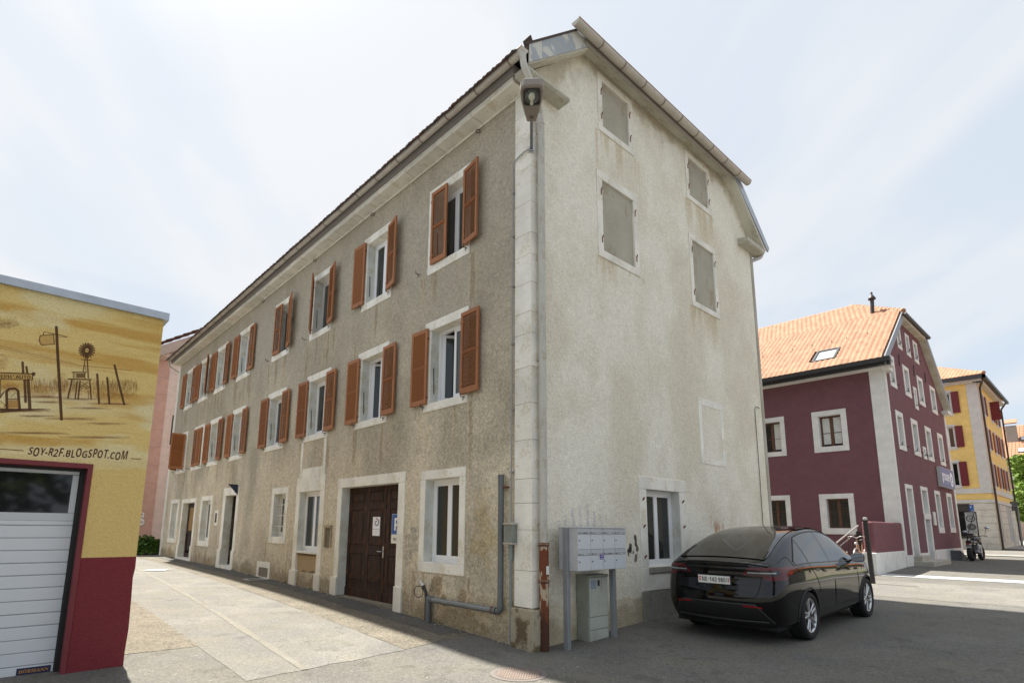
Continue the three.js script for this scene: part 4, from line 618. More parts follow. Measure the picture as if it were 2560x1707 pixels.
    line([[0, 800], [440, 815]], 8); fill([[0, 806], [440, 822], [440, 910], [0, 898]], 'rgba(206,168,96,0.9)'); line([[0, 806], [440, 822], [440, 910], [0, 900]], 10); fill([[432, 795], [480, 798], [475, 850], [440, 852]], 'rgba(70,44,26,0.85)');
    line([[300, 645], [310, 800]], 24); line([[355, 715], [365, 800]], 22); line([[330, 915], [345, 1240]], 26); line([[378, 915], [405, 1350]], 32); line([[0, 910], [6, 1180]], 12, 0.6);
    c.save(); { const z = P(-2, 885), w = P(415, 890); c.translate(z[0], z[1]); c.rotate(Math.atan2(w[1] - z[1], w[0] - z[0])); c.fillStyle = 'rgba(66,42,24,0.95)'; c.font = 'bold ' + 78 * S + 'px monospace'; c.scale(Math.hypot(w[0] - z[0], w[1] - z[1]) / c.measureText("EPH'AUTO").width, 1.1); c.fillText("EPH'AUTO", 0, 0); } c.restore();
    line([[90, 1335], [85, 1080], [120, 1045], [200, 1040], [240, 1075], [262, 1340]], 26, 0.9); fill([[115, 1085], [210, 1085], [215, 1185], [112, 1185]], 'rgba(230,214,160,0.8)'); line([[140, 1170], [205, 1100]], 6, 0.7); line([[100, 1200], [240, 1200]], 12); fill([[105, 1215], [240, 1215], [250, 1330], [105, 1330]], 'rgba(176,120,54,0.7)'); line([[0, 1170], [50, 1090]], 14, 0.7); line([[0, 1230], [70, 1290], [50, 1320]], 7, 0.8);
    for (let k = 0; k < 60; k++) line([[0, 1335 + 70 * r()], [150 + 560 * r(), 1350 + 14 * (r() - 0.5)]], 7, 0.22);
    // the painter's line of lettering over the door
    c.save(); { const a = [(-5.86 - A0) * K, (YT - 2.500) * K], b = [(-4.90 - A0) * K, (YT - 2.535) * K]; c.translate(...a); c.rotate(Math.atan2(b[1] - a[1], b[0] - a[0])); const L = Math.hypot(b[0] - a[0], b[1] - a[1]); c.font = 'bold ' + 0.125 * K + 'px sans-serif'; const txt = 'SOY-R2F.BLOGSPOT.COM', mw = c.measureText(txt).width; c.transform(L / mw, 0, -0.12, 1, 0, 0); c.strokeStyle = 'rgba(240,222,170,0.8)'; c.lineWidth = 0.03 * K; c.lineJoin = 'round'; let x = 0; const rr = rng(9); for (const ch of txt) { c.save(); c.translate(x, (rr() - 0.5) * 0.03 * K); c.rotate((rr() - 0.5) * 0.16); const e = 0.9 + 0.3 * rr(); c.scale(1, e); c.strokeText(ch, 0, 0); c.restore(); x += c.measureText(ch).width; } x = 0; const r2 = rng(9); c.fillStyle = 'rgb(92,52,36)'; for (const ch of txt) { c.save(); c.translate(x, (r2() - 0.5) * 0.03 * K); c.rotate((r2() - 0.5) * 0.16); const e = 0.9 + 0.3 * r2(); c.scale(1, e); c.fillText(ch, 0, 0); c.restore(); x += c.measureText(ch).width; } } c.restore();
    c.strokeStyle = 'rgba(120,78,40,0.8)'; c.lineWidth = 5; for (const [x0, x1, y] of [[-6.6, -5.90, 2.545], [-4.86, -4.76, 2.55]]) { c.beginPath(); c.moveTo((x0 - A0) * K, (YT - y) * K); c.lineTo((x1 - A0) * K, (YT - y) * K); c.stroke(); }
  });
  tex.wrapS = tex.wrapT = THREE.ClampToEdgeWrapping; place(tex, A0, Y0, A0 + 2.72, YT);
  const mW = mat([0.94, 0.94, 0.94], { map: tex, roughness: 0.92, bumpMap: rep(bumpRough, 0.45), bumpScale: 0.016 });
  const tp = (n, g, m, par = g0) => { const q = new THREE.Mesh(turnX(puv(MG(g)), GX), m); q.name = n; q.castShadow = q.receiveShadow = true; if (par === g0) q.position.copy(g0.position).negate(); par.add(q); return q; };
  const op = [-8.3, -5.24, 2.44];
  const edge = [[-4.68, -0.3], [-4.684, 0.25], [-4.672, 0.5], [-4.682, 0.9], [-4.69, 1.1], [-4.676, 1.22], [-4.68, 1.4], [-4.68, 4.42]];
  tp('wall', slab([[-12, -0.3], [op[0], -0.3], [op[0], op[2]], [op[1], op[2]], [op[1], -0.3], ...edge, [-12, 4.42]], -0.35, 0), mW);
  part('wall', MG(box(-12, -0.3, 4.68, GX - 0.35, 4.42, 5.0), box(-12, -0.3, 11.7, GX - 0.35, 4.42, 12), box(-12, -0.3, 5, -11.7, 4.42, 11.7)), mat([0.68, 0.46, 0.14], { roughness: 0.95, bumpMap: rep(bumpRough, 0.45), bumpScale: 0.012 }), g0);
  part('roof', box(-12, 4.3, 4.7, GX - 0.05, 4.42, 12), mat([0.25, 0.25, 0.25]), g0);
  part('flashing', MG(box(-12.05, 4.40, 4.63, GX + 0.05, 4.50, 4.70), box(GX - 0.02, 4.405, 4.70, GX + 0.05, 4.50, 12.05), box(-12, 4.496, 4.66, GX + 0.04, 4.502, 12)), mat([0.52, 0.57, 0.64], { roughness: 0.45, metalness: 0.4, map: smottle }), g0);
  const mMar = mat([0.21, 0.032, 0.038], { roughness: 0.7, map: smottle });
  tp('door_frame', [rbox(-5.285, -0.2, -0.2, -5.235, 2.445, 0.012, 0.006, 1), rbox(-8.35, 2.39, -0.2, -5.235, 2.447, 0.014, 0.006, 1)], mMar);
  tp('rubber_seal', [box(-5.33, -0.1, -0.26, -5.285, 2.39, -0.14), box(-8.3, 2.36, -0.26, -5.33, 2.39, -0.14), box(-8.3, -0.06, -0.26, -5.33, 0.045, -0.185)], mat([0.012, 0.012, 0.013], { roughness: 0.6 }));
  tp('dark_interior', box(-8.3, -0.2, -0.5, -5.24, 2.44, -0.3), mIron);
  const mWhite = mat([0.66, 0.68, 0.70], { roughness: 0.45, bumpMap: rep(bumpFine, 0.25), bumpScale: 0.0015 });
  const d = tp('sectional_door', box(-8.3, 0.03, -0.27, -5.335, 1.76, -0.225), mWhite);
  for (let k = 0; k < 13; k++) { const y0 = 0.045 + k * 0.1395, sec = k % 4 === 0 ? 0.006 : 0.003; tp('door_rib', rbox(-8.3, y0 + sec, -0.235, -5.335, y0 + 0.1395 - sec, -0.2, 0.006, 2), mWhite, d); }
  tp('window_bar', [rbox(-8.3, 1.775, -0.25, -5.335, 1.865, -0.195, 0.006, 1), rbox(-8.3, 2.32, -0.25, -5.335, 2.39, -0.195, 0.006, 1), rbox(-5.40, 1.865, -0.25, -5.335, 2.32, -0.195, 0.006, 1)], mat([0.55, 0.57, 0.58], { roughness: 0.35, metalness: 0.3 }), d);
  tp('pane', box(-8.3, 1.86, -0.24, -5.395, 2.325, -0.222), mat([0.012, 0.013, 0.014], { roughness: 0.05, specularIntensity: 1, ior: 1.6 }), d);
  const hm = canvasTex(256, 64, (c) => { c.fillStyle = '#17254c'; c.fillRect(0, 0, 256, 64); c.fillStyle = '#c58a2c'; c.font = 'bold 42px serif'; c.textAlign = 'center'; c.fillText('HÖRMANN', 128, 48, 226); });
  hm.repeat.set(1 / 0.30, 1 / 0.072); hm.offset.set(5.66 / 0.30, -0.09 / 0.072);
  tp('maker_plate', box(-5.66, 0.09, -0.2, -5.36, 0.162, -0.194), mat([1, 1, 1], { map: hm, roughness: 0.4 }), d);
}

// ------------------------------------------------------------------ roof tiles shared by the far houses
const mTiles = [[0.37, 0.195, 0.115], [0.33, 0.17, 0.10], [0.40, 0.215, 0.13], [0.35, 0.18, 0.105]].map((c) => mat(c, { roughness: 0.85 }));
const tileGeo = (() => { const w = 0.2, pr = [[-0.105, 0.0], [-0.08, 0.016], [-0.03, 0.026], [0.02, 0.016], [0.05, 0.004], [0.105, 0.008]]; const s = shapeOf([...pr, [0.105, -0.04], [-0.105, -0.04]]); return puv(new THREE.ExtrudeGeometry(s, { depth: 0.36, bevelEnabled: false, steps: 1 }).translate(0, 0, -0.36).rotateX(0.15)); })();   // lower end at z = 0, climbing to -z
// tiles on a slope that rises towards -z: eave line at height y0, z0; rows kept between xa(row) and xb(row)
function tileSlope(parent, y0, z0, slope, rows, xa, xb, skip, singles) {
  const ang = Math.atan(slope), step = 0.315, rest = [[], [], [], []], r = rng(500 + rows); let n = 0;
  for (let k = 0; k < rows; k++) {
    const up = k * step, y = y0 + Math.sin(ang) * up, z = z0 - Math.cos(ang) * up;
    for (let x = xb(k) - 0.1; x > xa(k); x -= 0.2) {
      const mi = Math.floor(r() * 4); if (skip && skip(x, y)) continue;
      const m = new THREE.Matrix4().makeRotationFromEuler(new THREE.Euler(ang + (r() - 0.5) * 0.02, (r() - 0.5) * 0.02, 0)).setPosition(x, y + (r() - 0.5) * 0.006, z);
      if (n < singles) { const q = new THREE.Mesh(tileGeo, mTiles[mi]); q.name = 'roof_tile'; q.applyMatrix4(m); q.position.sub(parent.position); q.castShadow = q.receiveShadow = true; parent.add(q); n++; }
      else rest[mi].push(tileGeo.clone().applyMatrix4(m));
    }
  }
  rest.forEach((g, i) => { if (g.length) { const q = part('roof_tiles', MG(g), mTiles[i], parent); q.userData.kind = 'stuff'; } });
}
const mPlum = mat([0.205, 0.092, 0.108], { roughness: 0.95, bumpMap: rep(bumpFine, 0.8), bumpScale: 0.006, map: smottle }), mWhiteWall = mat([0.86, 0.855, 0.82], { roughness: 0.9, map: smottle });
const mFrameW = mat([0.86, 0.855, 0.83], { roughness: 0.85, map: smottle }), mGreyRev = mat([0.55, 0.57, 0.56], { roughness: 0.85 }), mBrownWood = mat([0.11, 0.05, 0.028], { roughness: 0.5 });
const mBlackPane = mat([0.015, 0.017, 0.016], { roughness: 0.03, specularIntensity: 1, ior: 1.6 });
const mDarkMetal = mat([0.055, 0.057, 0.063], { roughness: 0.45, metalness: 0.3 });
// a window of a far house in local a, y; put is the placing function
function farWindow(put, o, i, mFrame, mWood, depth = 0.22, bars = 2, pane = mBlackPane) {
  const [X0, X1, Y0, Y1] = o, [x0, x1, y0, y1] = i; const w = put('window_surround', surround(o, i, -0.12, 0.02, 0.01), mFrame);
  put('reveal', [box(x0 - 0.02, y0, -depth - 0.02, x0, y1, -0.118), box(x1, y0, -depth - 0.02, x1 + 0.02, y1, -0.118), box(x0, y1, -depth - 0.02, x1, y1 + 0.02, -0.118), box(x0, y0 - 0.02, -depth - 0.02, x1, y0, -0.118)], mGreyRev, w);
  const f = put('window', [box(x0, y0, -depth - 0.05, x1, y0 + 0.06, -depth), box(x0, y1 - 0.06, -depth - 0.05, x1, y1, -depth), box(x0, y0 + 0.06, -depth - 0.05, x0 + 0.06, y1 - 0.06, -depth), box(x1 - 0.06, y0 + 0.06, -depth - 0.05, x1, y1 - 0.06, -depth), ...(bars > 1 ? [box((x0 + x1) / 2 - 0.055, y0 + 0.06, -depth - 0.05, (x0 + x1) / 2 + 0.055, y1 - 0.06, -depth + 0.01)] : [])], mWood);
  const xs = bars > 1 ? [[x0 + 0.06, (x0 + x1) / 2 - 0.055], [(x0 + x1) / 2 + 0.055, x1 - 0.06]] : [[x0 + 0.06, x1 - 0.06]];
  for (const [a, b] of xs) put('pane', [box(a, y0 + 0.06, -depth - 0.035, b, y1 - 0.06, -depth - 0.02)], pane, f);
  return { f, xs };
}
const putter = (root, place) => (n, g, m, par = root) => { const q = new THREE.Mesh(place(puv(MG(g))), m); q.name = n; q.castShadow = q.receiveShadow = true; if (par === root) q.position.copy(root.position).negate(); par.add(q); return q; };

// ------------------------------------------------------------------ plum-coloured house
{
  const Z = -18.05, X = 1.06, h = thing('plum_house', 'plum-coloured house with white corner stones and a bright orange tiled roof', 'house', [X, 0.55, Z]);
  const front = putter(h, (g) => g.translate(0, 0, Z)), gable = putter(h, (g) => turnX(g, X));
  const FWs = [[[-1.5, -0.29, 4.78, 6.41], [-1.27, -0.49, 4.99, 6.21]], [[-1.5, -0.32, 1.63, 3.155], [-1.26, -0.51, 1.86, 2.97]], [[-3.75, -2.54, 4.77, 6.41], [-3.49, -2.72, 4.96, 6.22]], [[-3.78, -2.56, 1.61, 3.16], [-3.52, -2.75, 1.88, 2.97]]];
  front('wall', slab([[-14, 0.2], [X - 0.02, 0.2], [X - 0.02, 7.9], [-14, 7.9]], -0.4, 0, FWs.map(([o]) => hole(o))), mPlum);
  FWs.forEach(([o, i], n) => {
    const { f, xs } = farWindow(front, o, i, mFrameW, mBrownWood, 0.2, 2);
    front('glazing_bar', xs.map(([a, b]) => box(a, lerp(i[2], i[3], n % 2 ? 0.56 : 0.44), -0.23, b, lerp(i[2], i[3], n % 2 ? 0.56 : 0.44) + 0.02, -0.205)), mBrownWood, f);
    if (n % 2 === 0) for (const [a, b] of n === 2 ? [xs[1]] : xs) { const s = []; for (let y = i[2] + 0.12; y < i[3] - 0.08; y += 0.045) s.push(box(a + 0.01, y, -0.219, b - 0.01, y + 0.034, -0.215)); const q = front('blind', s, mat([0.82, 0.84, 0.80], { roughness: 0.6 }), f); q.userData.kind = 'stuff'; }
  });
  front('cornice', [box(-14, 7.68, 0, X + 0.35, 7.80, 0.42)], mWhiteWall);
  part('quoin_strip', MG(box(0.59, 0.9, Z - 0.2, X + 0.03, 7.69, Z + 0.03)), mWhiteWall, h);
  gable('quoin_strip', [box(28.4, 0.9, -0.2, 28.68, 7.6, 0.03)], mWhiteWall);
  const GW = [];
  for (const [a, b] of [[20.72, 21.40], [22.18, 22.86], [23.55, 24.33]]) GW.push([[a, b, 9.13, 10.13], [a + 0.14, b - 0.14, 9.27, 10.0]]);
  for (const [a, b] of [[18.85, 19.75], [21.05, 22.05], [23.45, 24.53], [25.93, 27.05]]) GW.push([[a, b, 7.2, 8.5], [a + 0.18, b - 0.18, 7.38, 8.33]]);
  for (const [a, b] of [[19.02, 20.09], [21.35, 22.45], [23.78, 24.93], [26.27, 27.4]]) GW.push([[a, b, 4.79, 6.3], [a + 0.19, b - 0.19, 4.97, 6.1]]);
  GW.push([[22.52, 23.07, 6.85, 7.83], [22.68, 22.92, 6.98, 7.70]], [[22.93, 23.48, 4.77, 5.3], [23.08, 23.34, 4.88, 5.19]], [[24.07, 25.15, 1.71, 3.52], [24.26, 24.96, 1.95, 3.36]], [[26.52, 27.68, 1.73, 3.53], [26.71, 27.5, 1.95, 3.36]]);
  const D1 = [19.14, 20.27, 0.5, 3.51], D2 = [21.58, 22.78, 0.5, 3.56];
  gable('wall', slab([[18.07, 0.2], [28.65, 0.2], [28.65, 7.81], [25.05, 10.47], [21.05, 10.47], [18.07, 8.25]], -0.4, 0, [...GW.map(([o]) => hole(o)), hole(D1), hole(D2)]), mPlum);
  for (const [o, i] of GW) { farWindow(gable, o, i, mFrameW, mPVC, 0.26, i[1] - i[0] > 0.6 ? 2 : 1); if (o[2] > 4) gable('shutter_hook', [bar([o[0] + 0.1, o[2] + 0.16, 0.02], [o[0] + 0.1, o[2] + 0.16, 0.1], 0.014), bar([o[0] + 0.1, o[2] + 0.15, 0.1], [o[0] + 0.1, o[2] + 0.28, 0.1], 0.012), bar([o[1] + 0.12, o[2] + 0.2, 0], [o[1] + 0.12, o[2] + 0.2, 0.09], 0.014)], mIron); }
  gable('door_surround', surround([D1[0], D1[1], 0.5, D1[3]], [19.31, 20.11, 0.5, 3.35], -0.3, 0.02), mFrameW); gable('door', [box(19.31, 0.5, -0.36, 20.11, 3.35, -0.3), box(19.40, 1.0, -0.3, 20.02, 1.9, -0.285), box(19.40, 2.05, -0.3, 20.02, 3.2, -0.285)], mat([0.50, 0.47, 0.40], { roughness: 0.7 }));
  gable('door_surround', [...surround([D2[0], D2[1], 0.5, D2[3]], [21.75, 22.58, 0.5, 3.4], -0.3, 0.02), box(21.58, 2.26, -0.3, 22.78, 2.47, 0.03)], mFrameW); gable('door', [box(21.75, 0.98, -0.36, 22.58, 2.26, -0.3), box(21.75, 2.47, -0.36, 22.58, 3.4, -0.3), box(21.70, 0.4, -0.3, 22.78, 0.98, 0.015)], mat([0.40, 0.42, 0.41], { roughness: 0.7 }));
  gable('intercom', [rbox(23.22, 2.03, 0, 23.62, 2.58, 0.04), box(23.33, 2.13, 0.04, 23.51, 2.48, 0.046)], mFrameW);
  gable('plinth', [box(18.05, -0.2, -0.1, 19.14, 0.93, 0.04), box(20.27, -0.2, -0.1, 21.58, 0.96, 0.04), box(22.78, -0.2, -0.1, 28.72, 1.04, 0.04)], mWhiteWall);
  gable('step', [rbox(19.05, 0.3, 0.0, 20.4, 0.90, 0.28, 0.02), rbox(18.95, 0.3, 0.0, 21.9, 0.72, 0.62, 0.02)], mat([0.50, 0.48, 0.42], { map: rep(weather, 0.9), roughness: 0.9 }));
  gable('cellar_hatch', [slab([[25.6, 0.4], [25.6, 0.98], [27.3, 0.58], [27.3, 0.4]], 0.05, 0.4)], mat([0.12, 0.12, 0.13], { roughness: 0.7 }));
  gable('wall_anchor', [[20.55, 8.55], [23.0, 8.6], [25.2, 8.7]].flatMap(([a, y]) => [bar([a - 0.06, y - 0.25, 0.03], [a + 0.03, y + 0.25, 0.03], 0.016)]), mIron);
  // roof
  const E = [7.93, -17.45], S = 0.734, rz = -23.05, ry = E[0] + S * (E[1] - rz), vx = 1.26, hy = 10.66, hz = E[1] - (hy - E[0]) / S;
  part('roof', MG(plate([[-15, E[0], E[1]], [vx, E[0], E[1]], [vx, hy, hz], [-0.9, ry, rz], [-15, ry, rz]], 0.1), plate([[vx, E[0], 2 * rz - E[1]], [-15, E[0], 2 * rz - E[1]], [-15, ry, rz], [-0.9, ry, rz], [vx, hy, 2 * rz - hz]], 0.1), plate([[vx + 0.1, hy - 0.05, 2 * rz - hz], [-0.9, ry, rz], [vx + 0.1, hy - 0.05, hz]].reverse(), 0.1)), mTiles[1], h);
  const hipX = (k) => { const up = k * 0.315, y = E[0] + Math.sin(Math.atan(S)) * up; return y < hy ? vx - 0.08 : lerp(vx - 0.1, -0.9, (y - hy) / (ry - hy)); };
  const sky0 = (x, y) => x > -1.38 && x < -0.38 && y > 8.22 && y < 8.98;
  tileSlope(h, E[0] + 0.045, E[1] + 0.06, S, 22, () => -6.2, hipX, (x, y) => sky0(x, y), 300);
  const ridge = []; for (let i = 0; i < 14; i++) { const t = i / 13, a = [lerp(vx + 0.05, -0.85, t), lerp(hy + 0.08, ry + 0.06, t), lerp(hz, rz, t)]; const b = [lerp(vx + 0.05, -0.85, t + 0.085), lerp(hy + 0.08, ry + 0.06, t + 0.085), lerp(hz, rz, t + 0.085)]; ridge.push([a, b]); }
  for (let i = 0; i < 14; i++) ridge.push([[-0.9 - i * 0.4, ry + 0.05, rz], [-1.32 - i * 0.4, ry + 0.06, rz]]);
  for (const [a, b] of ridge) part('ridge_tile', bar(a, b, 0.115, 0.095, 10), mTiles[2], h);
  part('gutter', MG(alongX([[Z + 0.58, 7.80], [Z + 0.76, 7.80], [Z + 0.80, 7.95], [Z + 0.55, 7.95]], -14, 1.45), alongX([[Z + 0.36, 7.71], [Z + 0.56, 7.71], [Z + 0.56, 7.9], [Z + 0.36, 7.9]], -14, 1.4)), mDarkMetal, h);
  gable('verge_soffit', [slab([[17.5, 7.80], [21.1, 10.45], [21.1, 10.35], [17.5, 7.70]], 0, 0.2)], mSoffit); gable('verge_soffit', [slab([[25.0, 10.50], [28.75, 7.75], [28.75, 7.60], [25.0, 10.36]], 0, 0.25)], mSoffit); gable('hip_soffit', [box(20.95, 10.40, 0, 25.15, 10.5, 0.25)], mSoffit);
  gable('verge_board', [slab([[17.44, 7.66], [21.0, 10.28], [21.1, 10.70], [17.44, 8.02]], 0.19, 0.23)], mat([0.24, 0.26, 0.29], { roughness: 0.5, metalness: 0.3 })); gable('verge_board', [slab([[25.0, 10.42], [28.85, 7.60], [28.85, 7.86], [25.0, 10.72]], 0.24, 0.27)], mat([0.24, 0.26, 0.29], { roughness: 0.5, metalness: 0.3 }));
  gable('hip_gutter', [alongX(halfRing(0.32, 10.56, 0.085), 20.8, 25.3)], mDarkMetal);
  gable('cornice_return', [box(17.75, 7.60, 0, 18.5, 7.76, 0.2)], mWhiteWall); gable('cornice_return', [box(28.1, 7.42, 0, 28.9, 7.58, 0.25)], mWhiteWall);
  { const a = 0.6331, M = (g) => g.rotateX(a).translate(-0.85, 8.62, -18.36 + 0.02); // roof window
    const w = part('roof_window', MG([box(-0.42, 0.04, -0.58, 0.42, 0.13, -0.50), box(-0.42, 0.04, 0.42, 0.42, 0.13, 0.5), box(-0.42, 0.04, -0.5, -0.34, 0.13, 0.42), box(0.34, 0.04, -0.5, 0.42, 0.13, 0.42)].map(M)), mDarkMetal, h); part('pane', M(box(-0.34, 0.06, -0.5, 0.34, 0.09, 0.42)), mat([0.55, 0.60, 0.62], { roughness: 0.05, metalness: 0.2 }), w); }
  for (const x of [-3.67, -2.94, -2.38, -1.6, -0.86, -0.31, 0.44]) part('snow_guard', MG(box(-0.11, 0, -0.04, 0.11, 0.09, 0.0).rotateX(0.3).translate(x, 9.38, -19.36), bar([x - 0.05, 9.36, -19.38], [x - 0.05, 9.62, -19.40], 0.01)), mDarkMetal, h);
  part('flue', MG(bar([0.14, 10.75, -21.54], [0.20, 11.7, -21.54], 0.075, 0.075, 14), lathe([[0, 0.36], [0.03, 0.34], [0.05, 0.28], [0.04, 0.22], [0.13, 0.08], [0.15, 0], [0.07, 0]], 14).translate(0.2, 11.7, -21.54)), mat([0.045, 0.04, 0.045], { roughness: 0.5 }), h);
  part('flashing', MG(box(-0.18, 0, -0.3, 0.18, 0.05, 0.3).rotateX(0.633).translate(0.14, 10.88, -21.54)), mDarkMetal, h);
  // bright shop sign
  const sg = canvasTex(512, 160, (c) => { c.fillStyle = '#4a4a86'; c.fillRect(0, 0, 512, 160); c.fillStyle = '#eef0f4'; c.font = 'bold 104px sans-serif'; c.fillText('groupe', 40, 104, 290); c.beginPath(); c.arc(410, 84, 62, 0, 7); c.fill(); c.fillStyle = '#4a4a86'; c.font = 'bold 120px sans-serif'; c.textAlign = 'center'; c.fillText('e', 408, 122); });
  sg.repeat.set(1 / 2.8, 1 / 0.86); sg.offset.set(-25.08 / 2.8, -3.745 / 0.86);
  const s = thing('shop_sign', 'violet-blue company sign with white lettering high on the plum gable', 'shop sign', [X, 3.75, -26.4]);
  const q = putter(s, (g) => turnX(g, X)); q('box', [box(25.06, 3.73, 0.02, 27.9, 4.62, 0.15)], mat([0.5, 0.5, 0.48], { roughness: 0.5 })); q('face', [box(25.08, 3.745, 0.15, 27.88, 4.605, 0.155)], mat([1, 1, 1], { map: sg, roughness: 0.35 }));
}
{ // garden wall beside its steps
  const t = thing('garden_wall', 'rounded plum garden wall on a white base jutting out from the plum house', 'garden wall', [0.95, 0.5, -16]);
  part('base', rbox(0.72, 0.2, -18.0, 1.10, 1.10, -14.42, 0.02), mWhiteWall, t); part('upper_wall', rbox(0.76, 1.05, -18.02, 1.07, 2.06, -14.55, 0.06, 3), mat([0.215, 0.085, 0.098], { roughness: 0.95, bumpMap: rep(bumpFine, 0.8), bumpScale: 0.006, map: smottle }), t);
  const p = thing('bollard', 'short white post beside the dark board by the garden wall', 'bollard', [0.35, 0.4, -14.0]); part('shaft', rbox(0.30, 0.3, -14.06, 0.44, 1.10, -13.92, 0.03, 2), mWhiteWall, p); part('cap', rbox(0.295, 1.09, -14.065, 0.445, 1.12, -13.915, 0.014, 2), mWhiteWall, p);
  const b = thing('dark_post', 'tall dark weathered wooden post leaning in front of the garden wall', 'post', [1.55, 0.35, -12]);
  part('shaft', beam([1.565, 0.2, -12], [1.535, 2.06, -12], 0.085, 0.10), mat([0.045, 0.042, 0.045], { roughness: 0.8, map: sweather }), b); part('top', rbox(1.49, 2.05, -12.05, 1.58, 2.13, -11.95, 0.02, 2), mat([0.42, 0.42, 0.42], { roughness: 0.5 }), b);
  const r = thing('stair_railing', 'sloping metal handrail with dark bars on the steps up to the plum house', 'railing', [0.3, 0.5, -16]);
  part('handrail', MG(bar([-0.42, 1.33, -15.9], [0.31, 1.95, -15.9], 0.026), bar([-0.36, 1.2, -15.9], [0.22, 1.69, -15.9], 0.016)), mat([0.62, 0.60, 0.60], { roughness: 0.3, metalness: 0.7 }), r);
  for (let k = 0; k < 11; k++) part('baluster', bar([-0.38 + k * 0.065, 0.4, -15.95], [-0.38 + k * 0.065, 1.18 + k * 0.052, -15.95], 0.008), mIron, r);
  part('panel', box(0.2, 0.4, -16.1, 0.34, 1.75, -15.96), mIron, r);
}

// ------------------------------------------------------------------ yellow house, far house, pink house
{
  const Z = -38, X = 1.36, h = thing('yellow_house', 'yellow house with grey corner strips, grooved grey ground floor and dark red shutters', 'house', [X, 0.75, Z]);
  const front = putter(h, (g) => g.translate(0, 0, Z)), side = putter(h, (g) => turnX(g, X));
  const mY = mat([0.95, 0.69, 0.25], { roughness: 0.95, bumpMap: rep(bumpFine, 1), bumpScale: 0.005, map: smottle }), mG = mat([0.70, 0.70, 0.69], { roughness: 0.9, map: smottle }), mG2 = mat([0.74, 0.72, 0.66], { roughness: 0.9, map: rep(weather, 1.9) }), mRed = mat([0.14, 0.012, 0.018], { roughness: 0.55 });
  const FO = [[-0.62, 0.06, 9.05, 10.36], [-0.62, 0.03, 6.92, 8.2], [-0.64, 0.0, 4.55, 5.98]];
  front('wall', slab([[-8, 3.6], [X - 0.02, 3.6], [X - 0.02, 10.9], [-8, 10.9]], -0.4, 0, FO.map(([a, b, c, d]) => hole([a - 0.14, b + 0.12, c - 0.16, d + 0.14]))), mY);
  for (const [a, b, c, d] of FO) { farWindow(front, [a - 0.14, b + 0.12, c - 0.16, d + 0.14], [a, b, c, d], mG, mPVC, 0.22, 2); front('shutter', [rbox(b + 0.07, c - 0.02, 0.03, b + 0.44, d + 0.02, 0.075, 0.008, 1), box(b + 0.12, (c + d) / 2 - 0.22, 0.075, b + 0.40, (c + d) / 2 - 0.19, 0.082), box(b + 0.12, c + 0.12, 0.075, b + 0.40, c + 0.15, 0.082)], mRed); }
  const SO = []; for (const [y0, y1, l] of [[9.08, 10.3, [[39.45, 40.9], [42.7, 43.9], [45.15, 46.3]]], [6.9, 8.18, [[39.45, 41.0], [42.5, 43.8], [45.15, 46.35]]], [4.58, 5.95, [[39.4, 41.0], [42.15, 43.8], [44.85, 46.45]]]]) for (const [a, b] of l) { const m = (a + b) / 2; SO.push([m - 0.42, m + 0.42, y0, y1]); }
  side('wall', slab([[38.02, 3.6], [47.75, 3.6], [47.75, 10.95], [38.02, 10.95]], -0.4, 0, SO.map(([a, b, c, d]) => hole([a - 0.13, b + 0.13, c - 0.16, d + 0.14]))), mY);
  SO.forEach(([a, b, c, d], n) => {
    farWindow(side, [a - 0.13, b + 0.13, c - 0.16, d + 0.14], [a, b, c, d], mG, mPVC, 0.2, 2);
    if (n === 1) { side('shutter', [rbox(a - 0.06, c, 0.03, a - 0.01, d, 0.5, 0.008, 1)], mRed); side('shutter', [rbox(b + 0.05, c, 0.03, b + 0.46, d, 0.07, 0.008, 1)], mRed); return; }
    side('shutter', [rbox(a - 0.48, c, 0.03, a - 0.06, d, 0.07, 0.008, 1)], mat([0.36, 0.09, 0.045], { roughness: 0.6 })); side('shutter', [rbox(b + 0.06, c, 0.03, b + 0.48, d, 0.07, 0.008, 1)], mRed);
  });
  part('quoin_strip', MG(box(0.89, 4.36, Z - 0.3, X + 0.025, 10.85, Z + 0.03)), mG, h); side('quoin_strip', [box(37.985, 4.37, -0.1, 38.75, 10.84, 0.028)], mG);
  front('quoin_panel', [rbox(1.0, 9.4, 0.03, 1.26, 10.5, 0.045, 0.006, 1), rbox(1.0, 6.6, 0.03, 1.26, 9.1, 0.045, 0.006, 1), rbox(1.0, 4.6, 0.03, 1.26, 6.3, 0.045, 0.006, 1)], mG);
  part('string_course', MG(box(-8, 4.06, Z - 0.1, X + 0.05, 4.36, Z + 0.05), box(X - 0.1, 4.06, -47.75, X + 0.05, 4.36, Z + 0.04), box(-8, 3.50, Z - 0.1, X + 0.07, 3.68, Z + 0.07), box(X - 0.1, 3.50, -47.75, X + 0.07, 3.68, Z + 0.06)), mG, h);
  const doors = [[39.24, 40.55], [43.3, 45.2]];
  for (let k = 0; k < 7; k++) { const y0 = 0.72 + k * 0.396, y1 = y0 + 0.37; for (const [a, b] of [[38.03, 39.24], [40.55, 43.3], [45.2, 47.75]]) side('stone_course', [box(a, y0, -0.3, b, y1, 0.04)], mG2); for (const [a, b] of [[-8, -1.2], [0.32, X + 0.036]]) front('stone_course', [box(a, y0, -0.3, b, y1, 0.04)], mG2); }
  side('ground_floor_wall', [box(38.05, 0.4, -0.4, 47.75, 3.5, 0.01)], mG2); front('ground_floor_wall', [box(-8, 0.4, -0.4, X - 0.03, 3.5, 0.01)], mG2);
